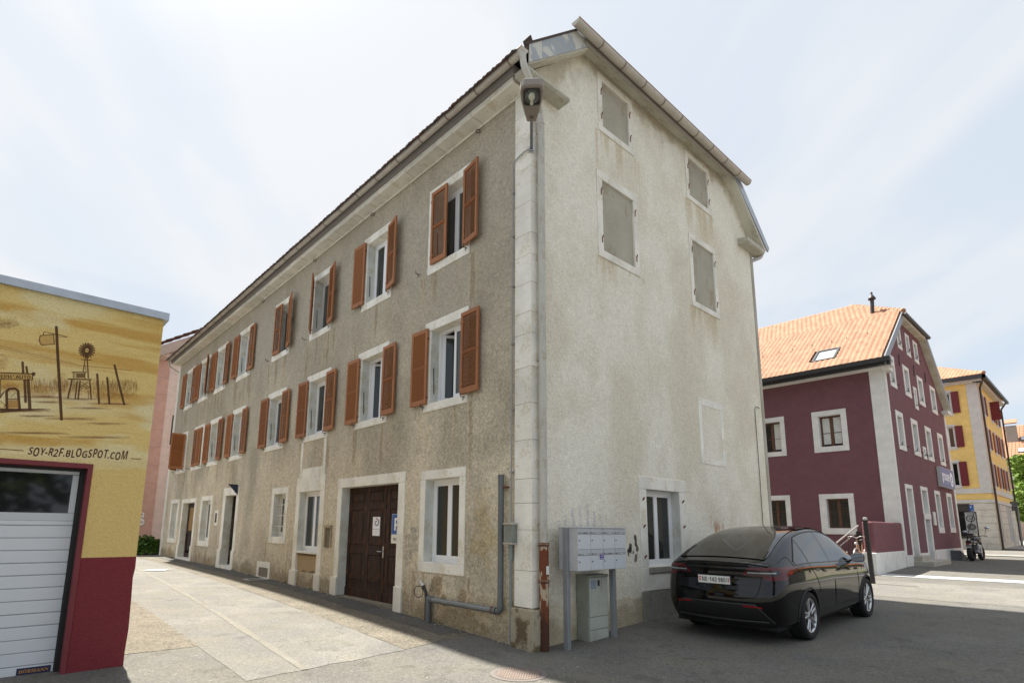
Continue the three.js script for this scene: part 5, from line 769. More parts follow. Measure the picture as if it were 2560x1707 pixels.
  for (const [a, b] of doors) { side('door', [box(a, 1.2, -0.2, b, 3.45, 0.02), box(a + 0.1, 1.9, 0.02, b - 0.1, 3.3, 0.028)], mat([0.36, 0.36, 0.35], { roughness: 0.5 })); }
  const sf = front('shop_window', [box(-1.2, 1.45, -0.2, 0.3, 3.45, 0.02), box(-1.2, 1.4, 0, 0.34, 1.5, 0.06)], mat([0.05, 0.045, 0.04], { roughness: 0.4 })); front('pane', [box(-1.1, 1.55, 0.02, -0.45, 3.0, 0.03), box(-0.35, 1.55, 0.02, 0.22, 3.0, 0.03)], mBlackPane, sf);
  part('cornice', MG(box(-8, 10.78, Z - 0.1, X + 0.3, 10.92, Z + 0.35), box(X - 0.1, 10.78, -47.9, X + 0.32, 10.92, Z + 0.3)), mG, h);
  part('gutter', MG(box(-8, 10.92, Z + 0.4, X + 0.55, 11.12, Z + 0.6), box(X + 0.4, 10.92, -48.1, X + 0.55, 11.1, Z + 0.6)), mDarkMetal, h);
  const ry = 13.2; part('roof', MG(plate([[-8, 11.1, Z + 0.5], [X + 0.5, 11.1, Z + 0.5], [-2.2, ry, -43], [-8, ry, -43]], 0.1), plate([[X + 0.5, 11.1, Z + 0.5], [X + 0.5, 11.1, -48.2], [-2.2, ry, -43]], 0.1)), mTiles[1], h);
  tileSlope(h, 11.16, Z + 0.56, 0.42, 14, () => -3.2, (k) => X + 0.45 - k * 0.315 * 0.92 * 0.68, null, 0);
  for (let i = 0; i < 12; i++) { const t = i / 14, u = (i + 1) / 14; part('ridge_tile', bar([lerp(X + 0.5, -2.2, t), lerp(11.2, ry + 0.08, t), lerp(Z + 0.5, -43, t)], [lerp(X + 0.5, -2.2, u), lerp(11.2, ry + 0.08, u), lerp(Z + 0.5, -43, u)], 0.12, 0.10, 8), mTiles[2], h); }
  for (const x of [-0.2, 0.45]) part('snow_guard', box(x - 0.12, 11.3, Z + 0.0, x + 0.12, 11.42, Z + 0.06), mDarkMetal, h);
  for (const z of [-38.5, -47.7]) part('downpipe', MG(bar([X + 0.12, 0.75, z], [X + 0.12, 10.5, z], 0.055, 0.055, 10), bar([X + 0.12, 10.5, z], [X + 0.45, 11.0, z + (z > -40 ? 0.8 : 0)], 0.055, 0.055, 10)), mat([0.05, 0.035, 0.03], { roughness: 0.5 }), h);
}
{
  const Z = -76, h = thing('far_house', 'distant orange-roofed house with a broad chimney behind the yellow house', 'house', [2, 1, Z]);
  part('wall', box(-6, 0.5, Z - 10, 10, 9.6, Z), mat([0.66, 0.50, 0.40], { roughness: 0.95, map: smottle }), h);
  part('roof', plate([[-7, 9.7, Z + 0.6], [11, 9.7, Z + 0.6], [11, 13.9, Z - 5.4], [-7, 13.9, Z - 5.4]], 0.15), mTiles[1], h);
  const g = [[], []]; for (let k = 0; k < 19; k++) for (let x = -2.2; x < 3; x += 0.3) g[(k * 7 + Math.round(x * 10)) % 2 ? 1 : 0].push(box(x, -0.02, -0.2, x + 0.27, 0.03, 0.2).rotateX(0.55).translate(0, 9.72 + k * 0.23, Z + 0.6 - k * 0.328));
  g.forEach((q, i) => { const s = part('roof_tiles', MG(q), mTiles[i * 2], h); s.userData.kind = 'stuff'; });
  part('gutter', box(-7, 9.5, Z + 0.55, 11, 9.72, Z + 0.75), mDarkMetal, h);
  const c = part('chimney', box(-1.1, 11.5, Z - 2.9, -0.2, 13.55, Z - 2.2), mat([0.42, 0.37, 0.32], { map: smottle }), h); part('chimney_roof', plate([[-1.25, 13.85, Z - 2.0], [-0.1, 13.85, Z - 2.0], [-0.1, 14.4, Z - 3.1], [-1.25, 14.4, Z - 3.1]], 0.12), mTiles[0], c);
  for (const [x, y] of [[0.25, 12.0], [0.05, 10.5]]) { const k = (y - 9.7) / 0.7; const w = part('roof_window', box(-0.26, 0.02, -0.42, 0.26, 0.12, 0.42).rotateX(0.61).translate(x, y, Z + 0.6 - k), mDarkMetal, h); part('pane', box(-0.2, 0.1, -0.36, 0.2, 0.14, 0.36).rotateX(0.61).translate(x, y, Z + 0.6 - k), mat([0.6, 0.64, 0.66], { roughness: 0.1 }), w); }
  for (const x of [-0.9, 0.3, 1.8]) { const w = part('window_surround', box(x, 7.3, Z, x + 1.0, 8.8, Z + 0.06), mFrameW, h); part('pane', box(x + 0.15, 7.45, Z + 0.06, x + 0.85, 8.65, Z + 0.07), mGreyRev, w); }
}
{
  const X = -29, h = thing('pink_house', 'pale pink house with salmon corner strip at the far end of the lane', 'house', [X, 0.35, -3]);
  const mP = mat([0.93, 0.72, 0.65], { roughness: 0.95, map: smottle }), mS = mat([0.74, 0.44, 0.36], { roughness: 0.95, map: smottle }), side = putter(h, (g) => turnX(g, X));
  side('wall', slab([[-8, -0.5], [12, -0.5], [12, 11.2], [7, 15.4], [0.35, 11.2], [-8, 11.2]], -0.4, 0), mP);
  for (let k = 0; k < 10; k++) { const y = 0.95 + k * 1.0; side('quoin_stone', [box(0.10, y, -0.1, 0.72, y + 0.985, 0.03)], mS); }
  side('plinth', [box(-8, -0.3, -0.1, 12, 0.95, 0.06)], mat([0.50, 0.30, 0.25], { map: smottle }));
  side('cornice', [box(-8, 11.05, 0, 0.9, 11.25, 0.5)], mP);
  part('roof', MG(plate([[X + 0.7, 11.2, 9], [X + 0.7, 11.2, -0.1], [X - 10, 16, -0.1], [X - 10, 16, 9]], 0.2)), mTileOld[1], h);
  side('verge', [slab([[-0.3, 11.0], [0.1, 11.0], [7, 15.55], [7, 15.9], [-0.3, 11.35]], 0.0, 0.75)], mat([0.62, 0.47, 0.40], { map: smottle }));
  const r = rng(8), tl = []; for (let k = 0; k < 16; k++) { const a = -0.4 + k * 0.42, y = 11.42 + k * 0.277; tl.push(box(-0.24, -0.03, -0.4, 0.24, 0.035, 0.4).rotateZ(0.5).translate(a, y + 0.05, 0.4)); } side('verge_tile', tl, mat([0.13, 0.05, 0.035], { roughness: 0.9 }));
  for (const a of [1.0, 2.5, 3.8]) { const w = side('window_surround', surround([a, a + 0.8, 6, 8], [a + 0.12, a + 0.68, 6.15, 7.85], -0.1, 0.02), mP); side('pane', [box(a + 0.12, 6.15, -0.1, a + 0.68, 7.85, 0.005)], mBlackPane, w); }
  const s = thing('house_sign', 'small round and square white plates on the pink house corner', 'sign', [X + 0.05, 1.9, 0]); const q = putter(s, (g) => turnX(g, X)); q('round_plate', [new THREE.CylinderGeometry(0.19, 0.19, 0.02, 20).rotateX(Math.PI / 2).translate(0.15, 1.85, 0.05)], mPVC); q('square_plate', [box(0.0, 2.10, 0.035, 0.28, 2.35, 0.055)], mPVC); q('red_mark', [box(0.07, 2.2, 0.055, 0.2, 2.3, 0.058), box(0.02, 1.83, 0.06, 0.28, 1.87, 0.063)], mat([0.5, 0.1, 0.08]));
}

// ------------------------------------------------------------------ the parked car (local: x to the right, z = 1.02 - distance from the tail)
{
  const cz = -3.38, t = thing('parked_car', 'shiny black electric hatchback parked along the gable, seen from behind', 'car', [1.985, gy(1.985, cz) + 0.0, cz]);
  t.rotation.x = 0.021;
  const add = (n, g, m, par = t, label) => { const q = new THREE.Mesh(MG(g), m); q.name = n; q.castShadow = q.receiveShadow = true; if (label) q.userData.label = label; par.add(q); return q; };
  const curve = (tab) => (f) => { let i = 0; while (i < tab.length - 2 && f > tab[i + 1][0]) i++; const [x0, y0] = tab[i], [x1, y1] = tab[i + 1], k = clamp((f - x0) / (x1 - x0), 0, 1); const p = tab[Math.max(0, i - 1)], n = tab[Math.min(tab.length - 1, i + 2)]; const m0 = (y1 - p[1]) / (x1 - p[0] || 1) * (x1 - x0), m1 = (n[1] - y0) / (n[0] - x0 || 1) * (x1 - x0), k2 = k * k, k3 = k2 * k; return (2 * k3 - 3 * k2 + 1) * y0 + (k3 - 2 * k2 + k) * m0 + (-2 * k3 + 3 * k2) * y1 + (k3 - k2) * m1; };
  const w = curve([[0, 0.70], [0.05, 0.805], [0.12, 0.865], [0.25, 0.91], [0.5, 0.94], [0.9, 0.96], [1.6, 0.955], [2.4, 0.945], [3.2, 0.95], [3.9, 0.955], [4.2, 0.93], [4.45, 0.86], [4.62, 0.75], [4.72, 0.6], [4.75, 0.5]]);
  const top = curve([[0, 1.155], [0.06, 1.182], [0.13, 1.205], [0.25, 1.25], [0.5, 1.35], [0.8, 1.455], [1.15, 1.555], [1.6, 1.632], [2.1, 1.662], [2.5, 1.652], [2.8, 1.60], [3.1, 1.49], [3.4, 1.34], [3.68, 1.18], [3.85, 1.13], [4.1, 1.075], [4.4, 0.97], [4.6, 0.86], [4.7, 0.76], [4.75, 0.66]]);
  const roofw = curve([[0, 0.52], [0.06, 0.64], [0.13, 0.70], [0.3, 0.715], [0.6, 0.685], [1.1, 0.64], [1.6, 0.605], [2.2, 0.595], [2.7, 0.605], [3.1, 0.655], [3.5, 0.715], [3.75, 0.75], [4.1, 0.73], [4.4, 0.64], [4.6, 0.5], [4.7, 0.36], [4.75, 0.28]]);
  const beltT = curve([[0, 1.06], [0.4, 1.08], [1.1, 1.10], [2.0, 1.075], [3.0, 1.045], [3.7, 1.02], [4.75, 0.97]]);
  const belt = (f) => Math.min(beltT(f), top(f) - 0.075);
  const tail0 = curve([[0.2, 0.13], [0.3, 0.06], [0.4, 0.015], [0.5, 0], [0.62, 0.008], [0.72, 0.035], [0.8, 0.05], [0.9, 0.05], [0.98, 0.03], [1.04, 0.004], [1.09, 0.01], [1.2, 0.0]]);
  const tail = (y) => tail0(clamp(y - 0.1, 0.2, 1.2));
  const tailAt = (f, y) => tail(y) * Math.max(0, 1 - f / 0.55);
  const NS = 64;
  function section(f) {                                                  // half outline from sill to roof centre
    const W = w(f), T = top(f), B = belt(f), R = Math.min(roofw(f), W - 0.1), k = Math.min(1, B / 1.07), wb = W - 0.052;
    const hump = Math.max(0, T - 0.06 - B);
    const c = [[W - 0.14, 0.255], [W - 0.055, 0.28], [W - 0.028, 0.38 * k], [W - 0.012, 0.56 * k], [W, 0.75 * k], [W - 0.006, 0.90 * k], [wb + 0.022, B - 0.045], [wb - 0.012, B + Math.min(0.02, hump * 0.2)], [lerp(wb - 0.01, R + 0.02, 0.52) + 0.018 * Math.min(1, hump * 3), B + hump * 0.55], [R + 0.02, T - 0.062], [R - 0.06, T - 0.028], [R * 0.5, T - 0.007], [R * 0.16, T - 0.0006], [0, T]].map((p) => new THREE.Vector3(p[0], p[1], 0));
    return new THREE.CatmullRomCurve3(c, false, 'centripetal').getPoints(NS);
  }
  const secCache = new Map(), sec = (f) => { const k = Math.round(f * 2000); if (!secCache.has(k)) secCache.set(k, section(k / 2000)); return secCache.get(k); };
  const halfW = (f, y) => { const s = sec(f); let best = s[0].x; for (let i = 0; i < NS; i++) if (y >= s[i].y && y <= s[i + 1].y) { best = lerp(s[i].x, s[i + 1].x, (y - s[i].y) / (s[i + 1].y - s[i].y || 1)); break; } return y < s[0].y ? s[0].x : best; };
  const topY = (f, x) => { const s = sec(f); x = Math.abs(x); if (x <= s[NS].x + 1e-5) return s[NS].y; for (let i = NS; i > 0; i--) if (x >= s[i].x && x <= s[i - 1].x) return lerp(s[i].y, s[i - 1].y, (x - s[i].x) / (s[i - 1].x - s[i].x || 1)); return s[0].y; };
  const capF = (x, y) => tail(y) - 0.07 * (1 - (x / 0.72) ** 2);
  const V = (x, y, f) => new THREE.Vector3(x, y, 1.02 - f);
  const axles = [1.02, 3.91], wy = 0.352, wr = 0.352, ar = 0.40;
  // skin
  {
    const fs = []; for (let f = 0; f < 0.3; f += 0.015) fs.push(f); for (let f = 0.3; f < 4.45; f += 0.0225) fs.push(f); for (let f = 4.45; f < 4.75; f += 0.02) fs.push(f); fs.push(4.75);
    const pos = [], idx = [], n = 2 * NS + 1;
    for (const f of fs) { const s = sec(f); for (let i = 0; i <= NS; i++) pos.push(s[i].x, s[i].y, 1.02 - f - tailAt(f, s[i].y)); for (let i = NS - 1; i >= 0; i--) pos.push(-s[i].x, s[i].y, 1.02 - f - tailAt(f, s[i].y)); }
    const inArch = (q) => { const y = pos[q * 3 + 1], f = 1.02 - pos[q * 3 + 2]; return y < 0.8 && axles.some((a) => (f - a) ** 2 + (y - wy) ** 2 < ar * ar); };
    for (let j = 0; j < fs.length - 1; j++) for (let i = 0; i < n - 1; i++) { const a = j * n + i, b = a + 1, c = a + n, d = c + 1; if (inArch(a) && inArch(d)) continue; idx.push(a, b, c, b, d, c); }
    const last = (fs.length - 1) * n, base = 0, cap = (off, front) => { // close the ends with strips
      const rows = NS, m = 14, start = pos.length / 3;
      for (let i = 0; i <= rows; i++) { const x = pos[(off + i) * 3], y = pos[(off + i) * 3 + 1]; for (let k = 0; k <= m; k++) { const X = lerp(x, -x, k / m); pos.push(X, y, front ? pos[(off + i) * 3 + 2] - 0.03 * (1 - (X / 0.5) ** 2) : (Math.abs(X) > Math.abs(x) - 1e-6 ? pos[(off + i) * 3 + 2] : 1.02 - capF(X, y) + (0.07 * (1 - (x / 0.72) ** 2)) * -1)); } }
      for (let i = 0; i < rows; i++) for (let k = 0; k < m; k++) { const a = start + i * (m + 1) + k, b = a + 1, c = a + m + 1, d = c + 1; idx.push(a, c, b, b, c, d); }
    };
    cap(base, false); cap(last, true);
    const g = new THREE.BufferGeometry(); g.setAttribute('position', new THREE.Float32BufferAttribute(pos, 3)); g.setIndex(idx); g.computeVertexNormals();
    const paint = mat([0.003, 0.003, 0.0036], { roughness: 0.03, specularIntensity: 1, ior: 1.5 });
    const q = new THREE.Mesh(g, paint); q.name = 'body'; q.castShadow = q.receiveShadow = true; t.add(q);
    add('underbody', [box(-0.78, 0.20, 1.02 - 4.6, 0.78, 0.29, 1.02 - 0.2)], mat([0.01, 0.01, 0.01], { roughness: 0.9 }));
  }
  const rearP = (x, y) => { const s = Math.sign(x) || 1, X = Math.abs(x); if (X <= halfW(0, y)) { const xe = halfW(0, y); return V(x, y, tail(y) - 0.07 * ((1 - (X / 0.72) ** 2) - (1 - (xe / 0.72) ** 2)) * 1.0 - 0.0); } let lo = 0, hi = 0.9; for (let i = 0; i < 24; i++) { const m = (lo + hi) / 2; halfW(m, y) < X ? lo = m : hi = m; } return V(s * X, y, lo + tailAt(lo, y)); };
  const sideP = (f, y, s = 1) => V(s * halfW(f, y), y, f + tailAt(f, y));
  const topP = (f, x) => { const y = topY(f, x); return V(x, y, f + tailAt(f, y)); };
  function skin(map, nu, nv, off) {                                      // a piece lying on the body, lifted by off
    const P = [], N = [], C = new THREE.Vector3(0, 0.7, -1.2), a = new THREE.Vector3(), b = new THREE.Vector3();
    for (let j = 0; j <= nv; j++) for (let i = 0; i <= nu; i++) P.push(map(i / nu, j / nv));
    const pos = [], idx = [], at = (i, j) => P[clamp(j, 0, nv) * (nu + 1) + clamp(i, 0, nu)];
    for (let j = 0; j <= nv; j++) for (let i = 0; i <= nu; i++) { a.subVectors(at(i + 1, j), at(i - 1, j)); b.subVectors(at(i, j + 1), at(i, j - 1)); const n = a.clone().cross(b).normalize(); if (n.dot(at(i, j).clone().sub(C)) < 0) n.negate(); pos.push(...at(i, j).clone().addScaledVector(n, off).toArray()); }
    for (let j = 0; j < nv; j++) for (let i = 0; i < nu; i++) { const q = j * (nu + 1) + i; idx.push(q, q + 1, q + nu + 1, q + 1, q + nu + 2, q + nu + 1); }
    const g = new THREE.BufferGeometry(); g.setAttribute('position', new THREE.Float32BufferAttribute(pos, 3)); g.setIndex(idx); g.computeVertexNormals();
    const m = g.attributes.normal.getX(0) * (pos[0] - C.x) + g.attributes.normal.getY(0) * (pos[1] - C.y) + g.attributes.normal.getZ(0) * (pos[2] - C.z); if (m < 0) { g.setIndex(idx.map((_, k) => idx[k - k % 3 + [0, 2, 1][k % 3]])); g.computeVertexNormals(); }
    return g;
  }
  const strip = (pts, r) => new THREE.TubeGeometry(new THREE.CatmullRomCurve3(pts, false, 'centripetal'), pts.length * 4, r, 6);
  const mGlass = mat([0.006, 0.007, 0.007], { roughness: 0.02, specularIntensity: 1, ior: 1.75 }), mGap = mat([0.001, 0.001, 0.001], { roughness: 0.9 }), mTrimB2 = mat([0.012, 0.012, 0.012], { roughness: 0.6 }), mTyre = mat([0.013, 0.013, 0.013], { roughness: 0.85 }), mRim = mat([0.56, 0.57, 0.59], { roughness: 0.3, metalness: 0.85 }), mSeam = mat([0.05, 0.05, 0.052], { roughness: 0.35, metalness: 0.3 });
  // glass
  const lowY = (f) => belt(f) + 0.02, upY = (f) => Math.min(top(f) - 0.10, 1.135 + (f - 0.70) * 0.66 - (f - 0.7) ** 2 * 0.10);
  for (const s of [1, -1]) {
    for (const [f0, f1] of [[0.74, 1.23], [1.255, 2.19], [2.27, 3.60]]) add('side_window', skin((u, v) => { const f = lerp(f0, f1, u) + (f0 > 1 && f0 < 2 ? 0 : 0); const y = lerp(lowY(f), Math.max(upY(f), lowY(f) + 0.004), v); return sideP(f, y, s); }, 40, 14, 0.004), mGlass);
    add('pillar_trim', skin((u, v) => { const f = lerp(2.19, 2.27, u); return sideP(f, lerp(lowY(f), upY(f), v), s); }, 4, 14, 0.005), mat([0.006, 0.006, 0.006], { roughness: 0.15 }));
    const fr = []; for (let k = 0; k <= 40; k++) { const f = lerp(0.72, 3.62, k / 40); fr.push(sideP(f, Math.max(upY(f), lowY(f)) + 0.012, s)); }
    add('window_trim', strip(fr, 0.010), mTrimB2);
    const lo = []; for (let k = 0; k <= 30; k++) { const f = lerp(0.72, 3.62, k / 30); lo.push(sideP(f, lowY(f) - 0.004, s)); } add('window_trim', strip(lo, 0.008), mSeam);
    for (const line of [[[1.24, 1.10], [1.26, 1.03], [1.36, 0.93], [1.46, 0.80], [1.50, 0.66]], [[2.23, 1.08], [2.24, 0.78], [2.25, 0.41]], [[3.42, 1.04], [3.44, 0.82], [3.46, 0.55], [3.42, 0.41]], [[0.30, 1.15], [0.62, 1.22], [0.66, 1.1], [0.72, 1.03], [0.86, 1.0]], [[1.45, 0.395], [2.4, 0.385], [3.5, 0.39]]]) add('panel_gap', strip(line.map(([f, y]) => { const p = sideP(f, y, s); p.x += s * 0.0005; return p; }), 0.0045), mGap);
    add('door_handle', skin((u, v) => { const f = 1.40 + 0.22 * u, a = Math.sin(Math.PI * u) * 0.020 + 0.002; return sideP(f, 1.0 - (f - 1.4) * 0.04 + a * (v - 0.5) * 2, s); }, 16, 6, 0.003), mSeam);
    add('door_handle', skin((u, v) => { const f = 2.40 + 0.22 * u, a = Math.sin(Math.PI * u) * 0.020 + 0.002; return sideP(f, 0.985 + a * (v - 0.5) * 2, s); }, 16, 6, 0.003), mSeam);
    // wheel arches, wheels
    for (const [n, A] of axles.entries()) {
      const arc = []; for (let k = 0; k <= 30; k++) { const a = -0.12 + (Math.PI + 0.24) * k / 30, f = A + 0.402 * Math.cos(a), y = Math.max(0.22, wy + 0.402 * Math.sin(a)); arc.push(V(s * (halfW(clamp(f, 0.02, 4.72), y) - 0.006), y, f)); }
      add('arch_trim', strip(arc, 0.022), mTrimB2);
      add('arch_liner', [new THREE.CylinderGeometry(ar + 0.006, ar + 0.006, 0.36, 24, 1, true, -0.05, Math.PI + 0.1).rotateZ(Math.PI / 2).translate(s * 0.755, wy, 1.02 - A), new THREE.CircleGeometry(ar, 32, -0.2, Math.PI + 0.4).rotateY(s * Math.PI / 2).translate(s * 0.58, wy, 1.02 - A)], mGap);
      const W = new THREE.Group(); W.name = 'wheel'; W.position.set(s * 0.825, wr, 1.02 - A); W.rotation.set(n * 0.5 + 0.2, s > 0 ? 0 : Math.PI, 0); t.add(W);
      add('tyre', lathe([[0.245, 0.11], [0.262, 0.128], [0.30, 0.134], [0.33, 0.125], [0.348, 0.10], [0.352, 0.06], [0.352, 0.035], [0.345, 0.03], [0.345, 0.02], [0.352, 0.015], [0.352, -0.1], [0.33, -0.125], [0.25, -0.12]], 56).rotateZ(-Math.PI / 2), mTyre, W);
      const sp = []; sp.push(lathe([[0.225, 0.09], [0.236, 0.112], [0.250, 0.118], [0.252, 0.10], [0.238, 0.05], [0.232, -0.1], [0.226, -0.1], [0.222, 0.05]], 56).rotateZ(-Math.PI / 2));
      for (let k = 0; k < 5; k++) for (const d of [-0.2, 0.2]) { const a = k * 1.2566, a2 = a + d * 0.95; const A0 = new THREE.Vector3(0.098, 0.055 * Math.cos(a + d * 1.6), 0.055 * Math.sin(a + d * 1.6)), B0 = new THREE.Vector3(0.098, 0.238 * Math.cos(a2), 0.238 * Math.sin(a2)); const L = A0.distanceTo(B0), g = new THREE.CylinderGeometry(0.020, 0.015, L, 6).scale(0.8, 1, 1.1); g.applyQuaternion(new THREE.Quaternion().setFromUnitVectors(new THREE.Vector3(0, 1, 0), B0.clone().sub(A0).normalize())); sp.push(g.translate(...A0.add(B0).multiplyScalar(0.5).toArray())); }
      sp.push(new THREE.CylinderGeometry(0.062, 0.075, 0.05, 24).rotateZ(-Math.PI / 2).translate(0.092, 0, 0));
      add('rim', sp, mRim, W); add('hub_cap', [new THREE.CylinderGeometry(0.03, 0.03, 0.006, 20).rotateZ(Math.PI / 2).translate(0.119, 0, 0), ...[0, 1, 2, 3, 4].map((k) => new THREE.CylinderGeometry(0.009, 0.009, 0.01, 8).rotateZ(Math.PI / 2).translate(0.117, 0.05 * Math.cos(k * 1.257 + 0.6), 0.05 * Math.sin(k * 1.257 + 0.6)))], mTrimB2, W);
      add('brake_disc', [new THREE.CylinderGeometry(0.17, 0.17, 0.02, 32).rotateZ(Math.PI / 2).translate(0.03, 0, 0), new THREE.CylinderGeometry(0.225, 0.225, 0.01, 32).rotateZ(Math.PI / 2).translate(-0.05, 0, 0)], mat([0.05, 0.05, 0.05], { roughness: 0.5, metalness: 0.6 }), W);
    }
    // lamps
    const lampTop = (x) => 1.085 - 1.0 * Math.max(0, 0.50 - x) + 0.01 * x, lampBot = (x) => x < 0.66 ? 0.975 : 0.975 - Math.min(1, (x - 0.66) / 0.06) * 0.06;
    const lampPos = (k, v) => rearP(s * k, lerp(lampBot(k), Math.max(lampTop(k), lampBot(k) + 0.002), v));
    const wrapX = (u) => { const k = lerp(0.40, 1, u); return Math.min(k, 1) * 0.918 / 1; };
    const lamp = add('tail_light', skin((u, v) => lampPos(lerp(0.40, 0.912, u), v), 60, 12, 0.006), mat([0.09, 0.004, 0.007], { roughness: 0.12, specularIntensity: 1 }));
    add('clear_lens', skin((u, v) => { const x = lerp(0.47, 0.86, u); return rearP(s * x, lerp(0.985, 1.055, v)); }, 30, 6, 0.009), mat([0.03, 0.03, 0.032], { roughness: 0.05, specularIntensity: 1 }), lamp);
    add('light_bar', skin((u, v) => { const x = lerp(0.48, 0.83, u); return rearP(s * x, lerp(1.012, 1.028, v)); }, 30, 2, 0.011), mat([0.42, 0.42, 0.42], { roughness: 0.2, metalness: 0.3 }), lamp);
    add('side_marker', skin((u, v) => sideP(lerp(0.40, 0.52, u), lerp(0.98, 1.025, v) + 0.02 * u, s), 8, 4, 0.005), mat([0.28, 0.012, 0.02], { roughness: 0.1 }));
    add('reflector', skin((u, v) => rearP(s * lerp(0.40, 0.66, u), 0.535 - 0.012 * u + 0.024 * v), 12, 3, 0.007), mat([0.25, 0.008, 0.01], { roughness: 0.15 }));
    // door mirror
    const M = new THREE.Group(); M.name = 'mirror'; M.position.set(s * 1.02, 1.10, 1.02 - 3.30); t.add(M);
    add('shell', [rbox(-0.10, -0.07, -0.09, 0.11, 0.08, 0.07, 0.05, 4), rbox(-0.17 * (s > 0 ? 1 : -1) - 0.04, -0.065, -0.05, -0.17 * (s > 0 ? 1 : -1) + 0.10, -0.03, 0.02, 0.015, 2)], mat([0.005, 0.005, 0.006], { roughness: 0.2, clearcoat: 1, clearcoatRoughness: 0.03 }), M);
    add('mirror_glass', [rbox(-0.085, -0.055, 0.066, 0.095, 0.062, 0.073, 0.003, 1)], mat([0.5, 0.52, 0.54], { roughness: 0.02, metalness: 1 }), M);
  }
  const across = (f0, f1, xf, n, off, nm) => add(nm, skin((u, v) => { const f = lerp(f0, f1, u); return topP(f, xf(f) * (v * 2 - 1)); }, n, 48, off), mGlass);
  across(0.17, 1.66, (f) => roofw(f) - 0.035 - 0.06 * Math.max(0, 0.4 - f), 90, 0.012, 'rear_window'); across(1.69, 2.72, (f) => roofw(f) - 0.03, 50, 0.012, 'glass_roof'); across(2.76, 3.66, (f) => roofw(f) - 0.01, 40, 0.012, 'windscreen');
  // tail: spoiler lip, lid gap, plate, diffuser
  { const lip = []; for (let k = 0; k <= 24; k++) { const x = -0.74 + 1.48 * k / 24; const p = rearP(x, 1.165 - 0.05 * Math.abs(x / 0.74) ** 3); p.z += 0.012; lip.push(p); } add('spoiler', strip(lip, 0.016), mat([0.004, 0.004, 0.005], { roughness: 0.25, clearcoat: 1 })); }
  { const l = []; for (const [x, y] of [[-0.68, 1.06], [-0.65, 0.9], [-0.62, 0.75], [-0.56, 0.67], [-0.4, 0.655], [0, 0.65], [0.4, 0.655], [0.56, 0.67], [0.62, 0.75], [0.65, 0.9], [0.68, 1.06]]) l.push(rearP(x, y)); add('panel_gap', strip(l, 0.0045), mGap); const u = []; for (let k = 0; k <= 16; k++) u.push(rearP(-0.42 + 0.84 * k / 16, 0.968)); add('panel_gap', strip(u, 0.006), mGap); }
  add('diffuser', skin((u, v) => { const x = lerp(-0.74, 0.74, u), e = 0.565 - 0.22 * Math.max(0, (Math.abs(x) - 0.56) / 0.18) ** 1.3; return rearP(x, lerp(0.295, e, v)); }, 50, 10, 0.006), mat([0.010, 0.010, 0.0105], { roughness: 0.55 }));
  { const l = []; for (let k = 0; k <= 30; k++) { const x = -0.76 + 1.52 * k / 30, y = 0.565 - 0.22 * Math.max(0, (Math.abs(x) - 0.56) / 0.18) ** 1.3; l.push(rearP(x, Math.max(0.30, y))); } add('diffuser_edge', strip(l, 0.010), mSeam); const b = []; for (let k = 0; k <= 24; k++) { const x = -0.70 + 1.40 * k / 24; b.push(rearP(x, 0.315 + 0.03 * Math.max(0, Math.abs(x) - 0.3)).add(new THREE.Vector3(0, 0, 0.02))); } add('lower_edge', strip(b, 0.012), mSeam); }
  const pl = canvasTex(512, 116, (c) => { c.fillStyle = '#e2e2da'; c.fillRect(0, 0, 512, 116); c.fillStyle = '#151515'; c.font = 'bold 92px sans-serif'; c.fillText('NE', 58, 91, 92); c.fillRect(160, 52, 12, 12); c.fillText('143 980', 184, 91, 262); c.fillStyle = '#c8202a'; c.beginPath(); c.moveTo(10, 22); c.lineTo(46, 22); c.lineTo(46, 62); c.quadraticCurveTo(40, 84, 28, 90); c.quadraticCurveTo(14, 84, 10, 62); c.fill(); c.fillStyle = '#fff'; c.fillRect(24, 34, 8, 34); c.fillRect(14, 47, 28, 8); for (const [x, col] of [[462, '#1d7a3c'], [474, '#f2f2ee'], [486, '#c8202a']]) { c.fillStyle = col; c.fillRect(x, 26, 12, 56); } c.strokeStyle = '#222'; c.lineWidth = 2; c.strokeRect(461, 25, 38, 58); });
  const pz = rearP(0, 0.895).z, pg = new THREE.BoxGeometry(0.50, 0.115, 0.008); for (let i = 0; i < pg.attributes.uv.count; i++) if (i < 16 || i > 19) pg.attributes.uv.setXY(i, 0.02, 0.95);
  const pm = add('number_plate', [pg.translate(-0.02, 0.89, pz + 0.018)], mat([1, 1, 1], { map: pl, roughness: 0.4 })); add('plate_holder', [rbox(-0.285, 0.81, pz - 0.03, 0.245, 0.955, pz + 0.012, 0.006, 1)], mat([0.012, 0.012, 0.025], { roughness: 0.5 }));
  add('aerial', [bar([0.0, 1.64, 1.02 - 2.55], [0.05, 1.72, 1.02 - 2.62], 0.006)], mTrimB2);
}

const mTyreB = mat([0.016, 0.016, 0.016], { roughness: 0.85 });
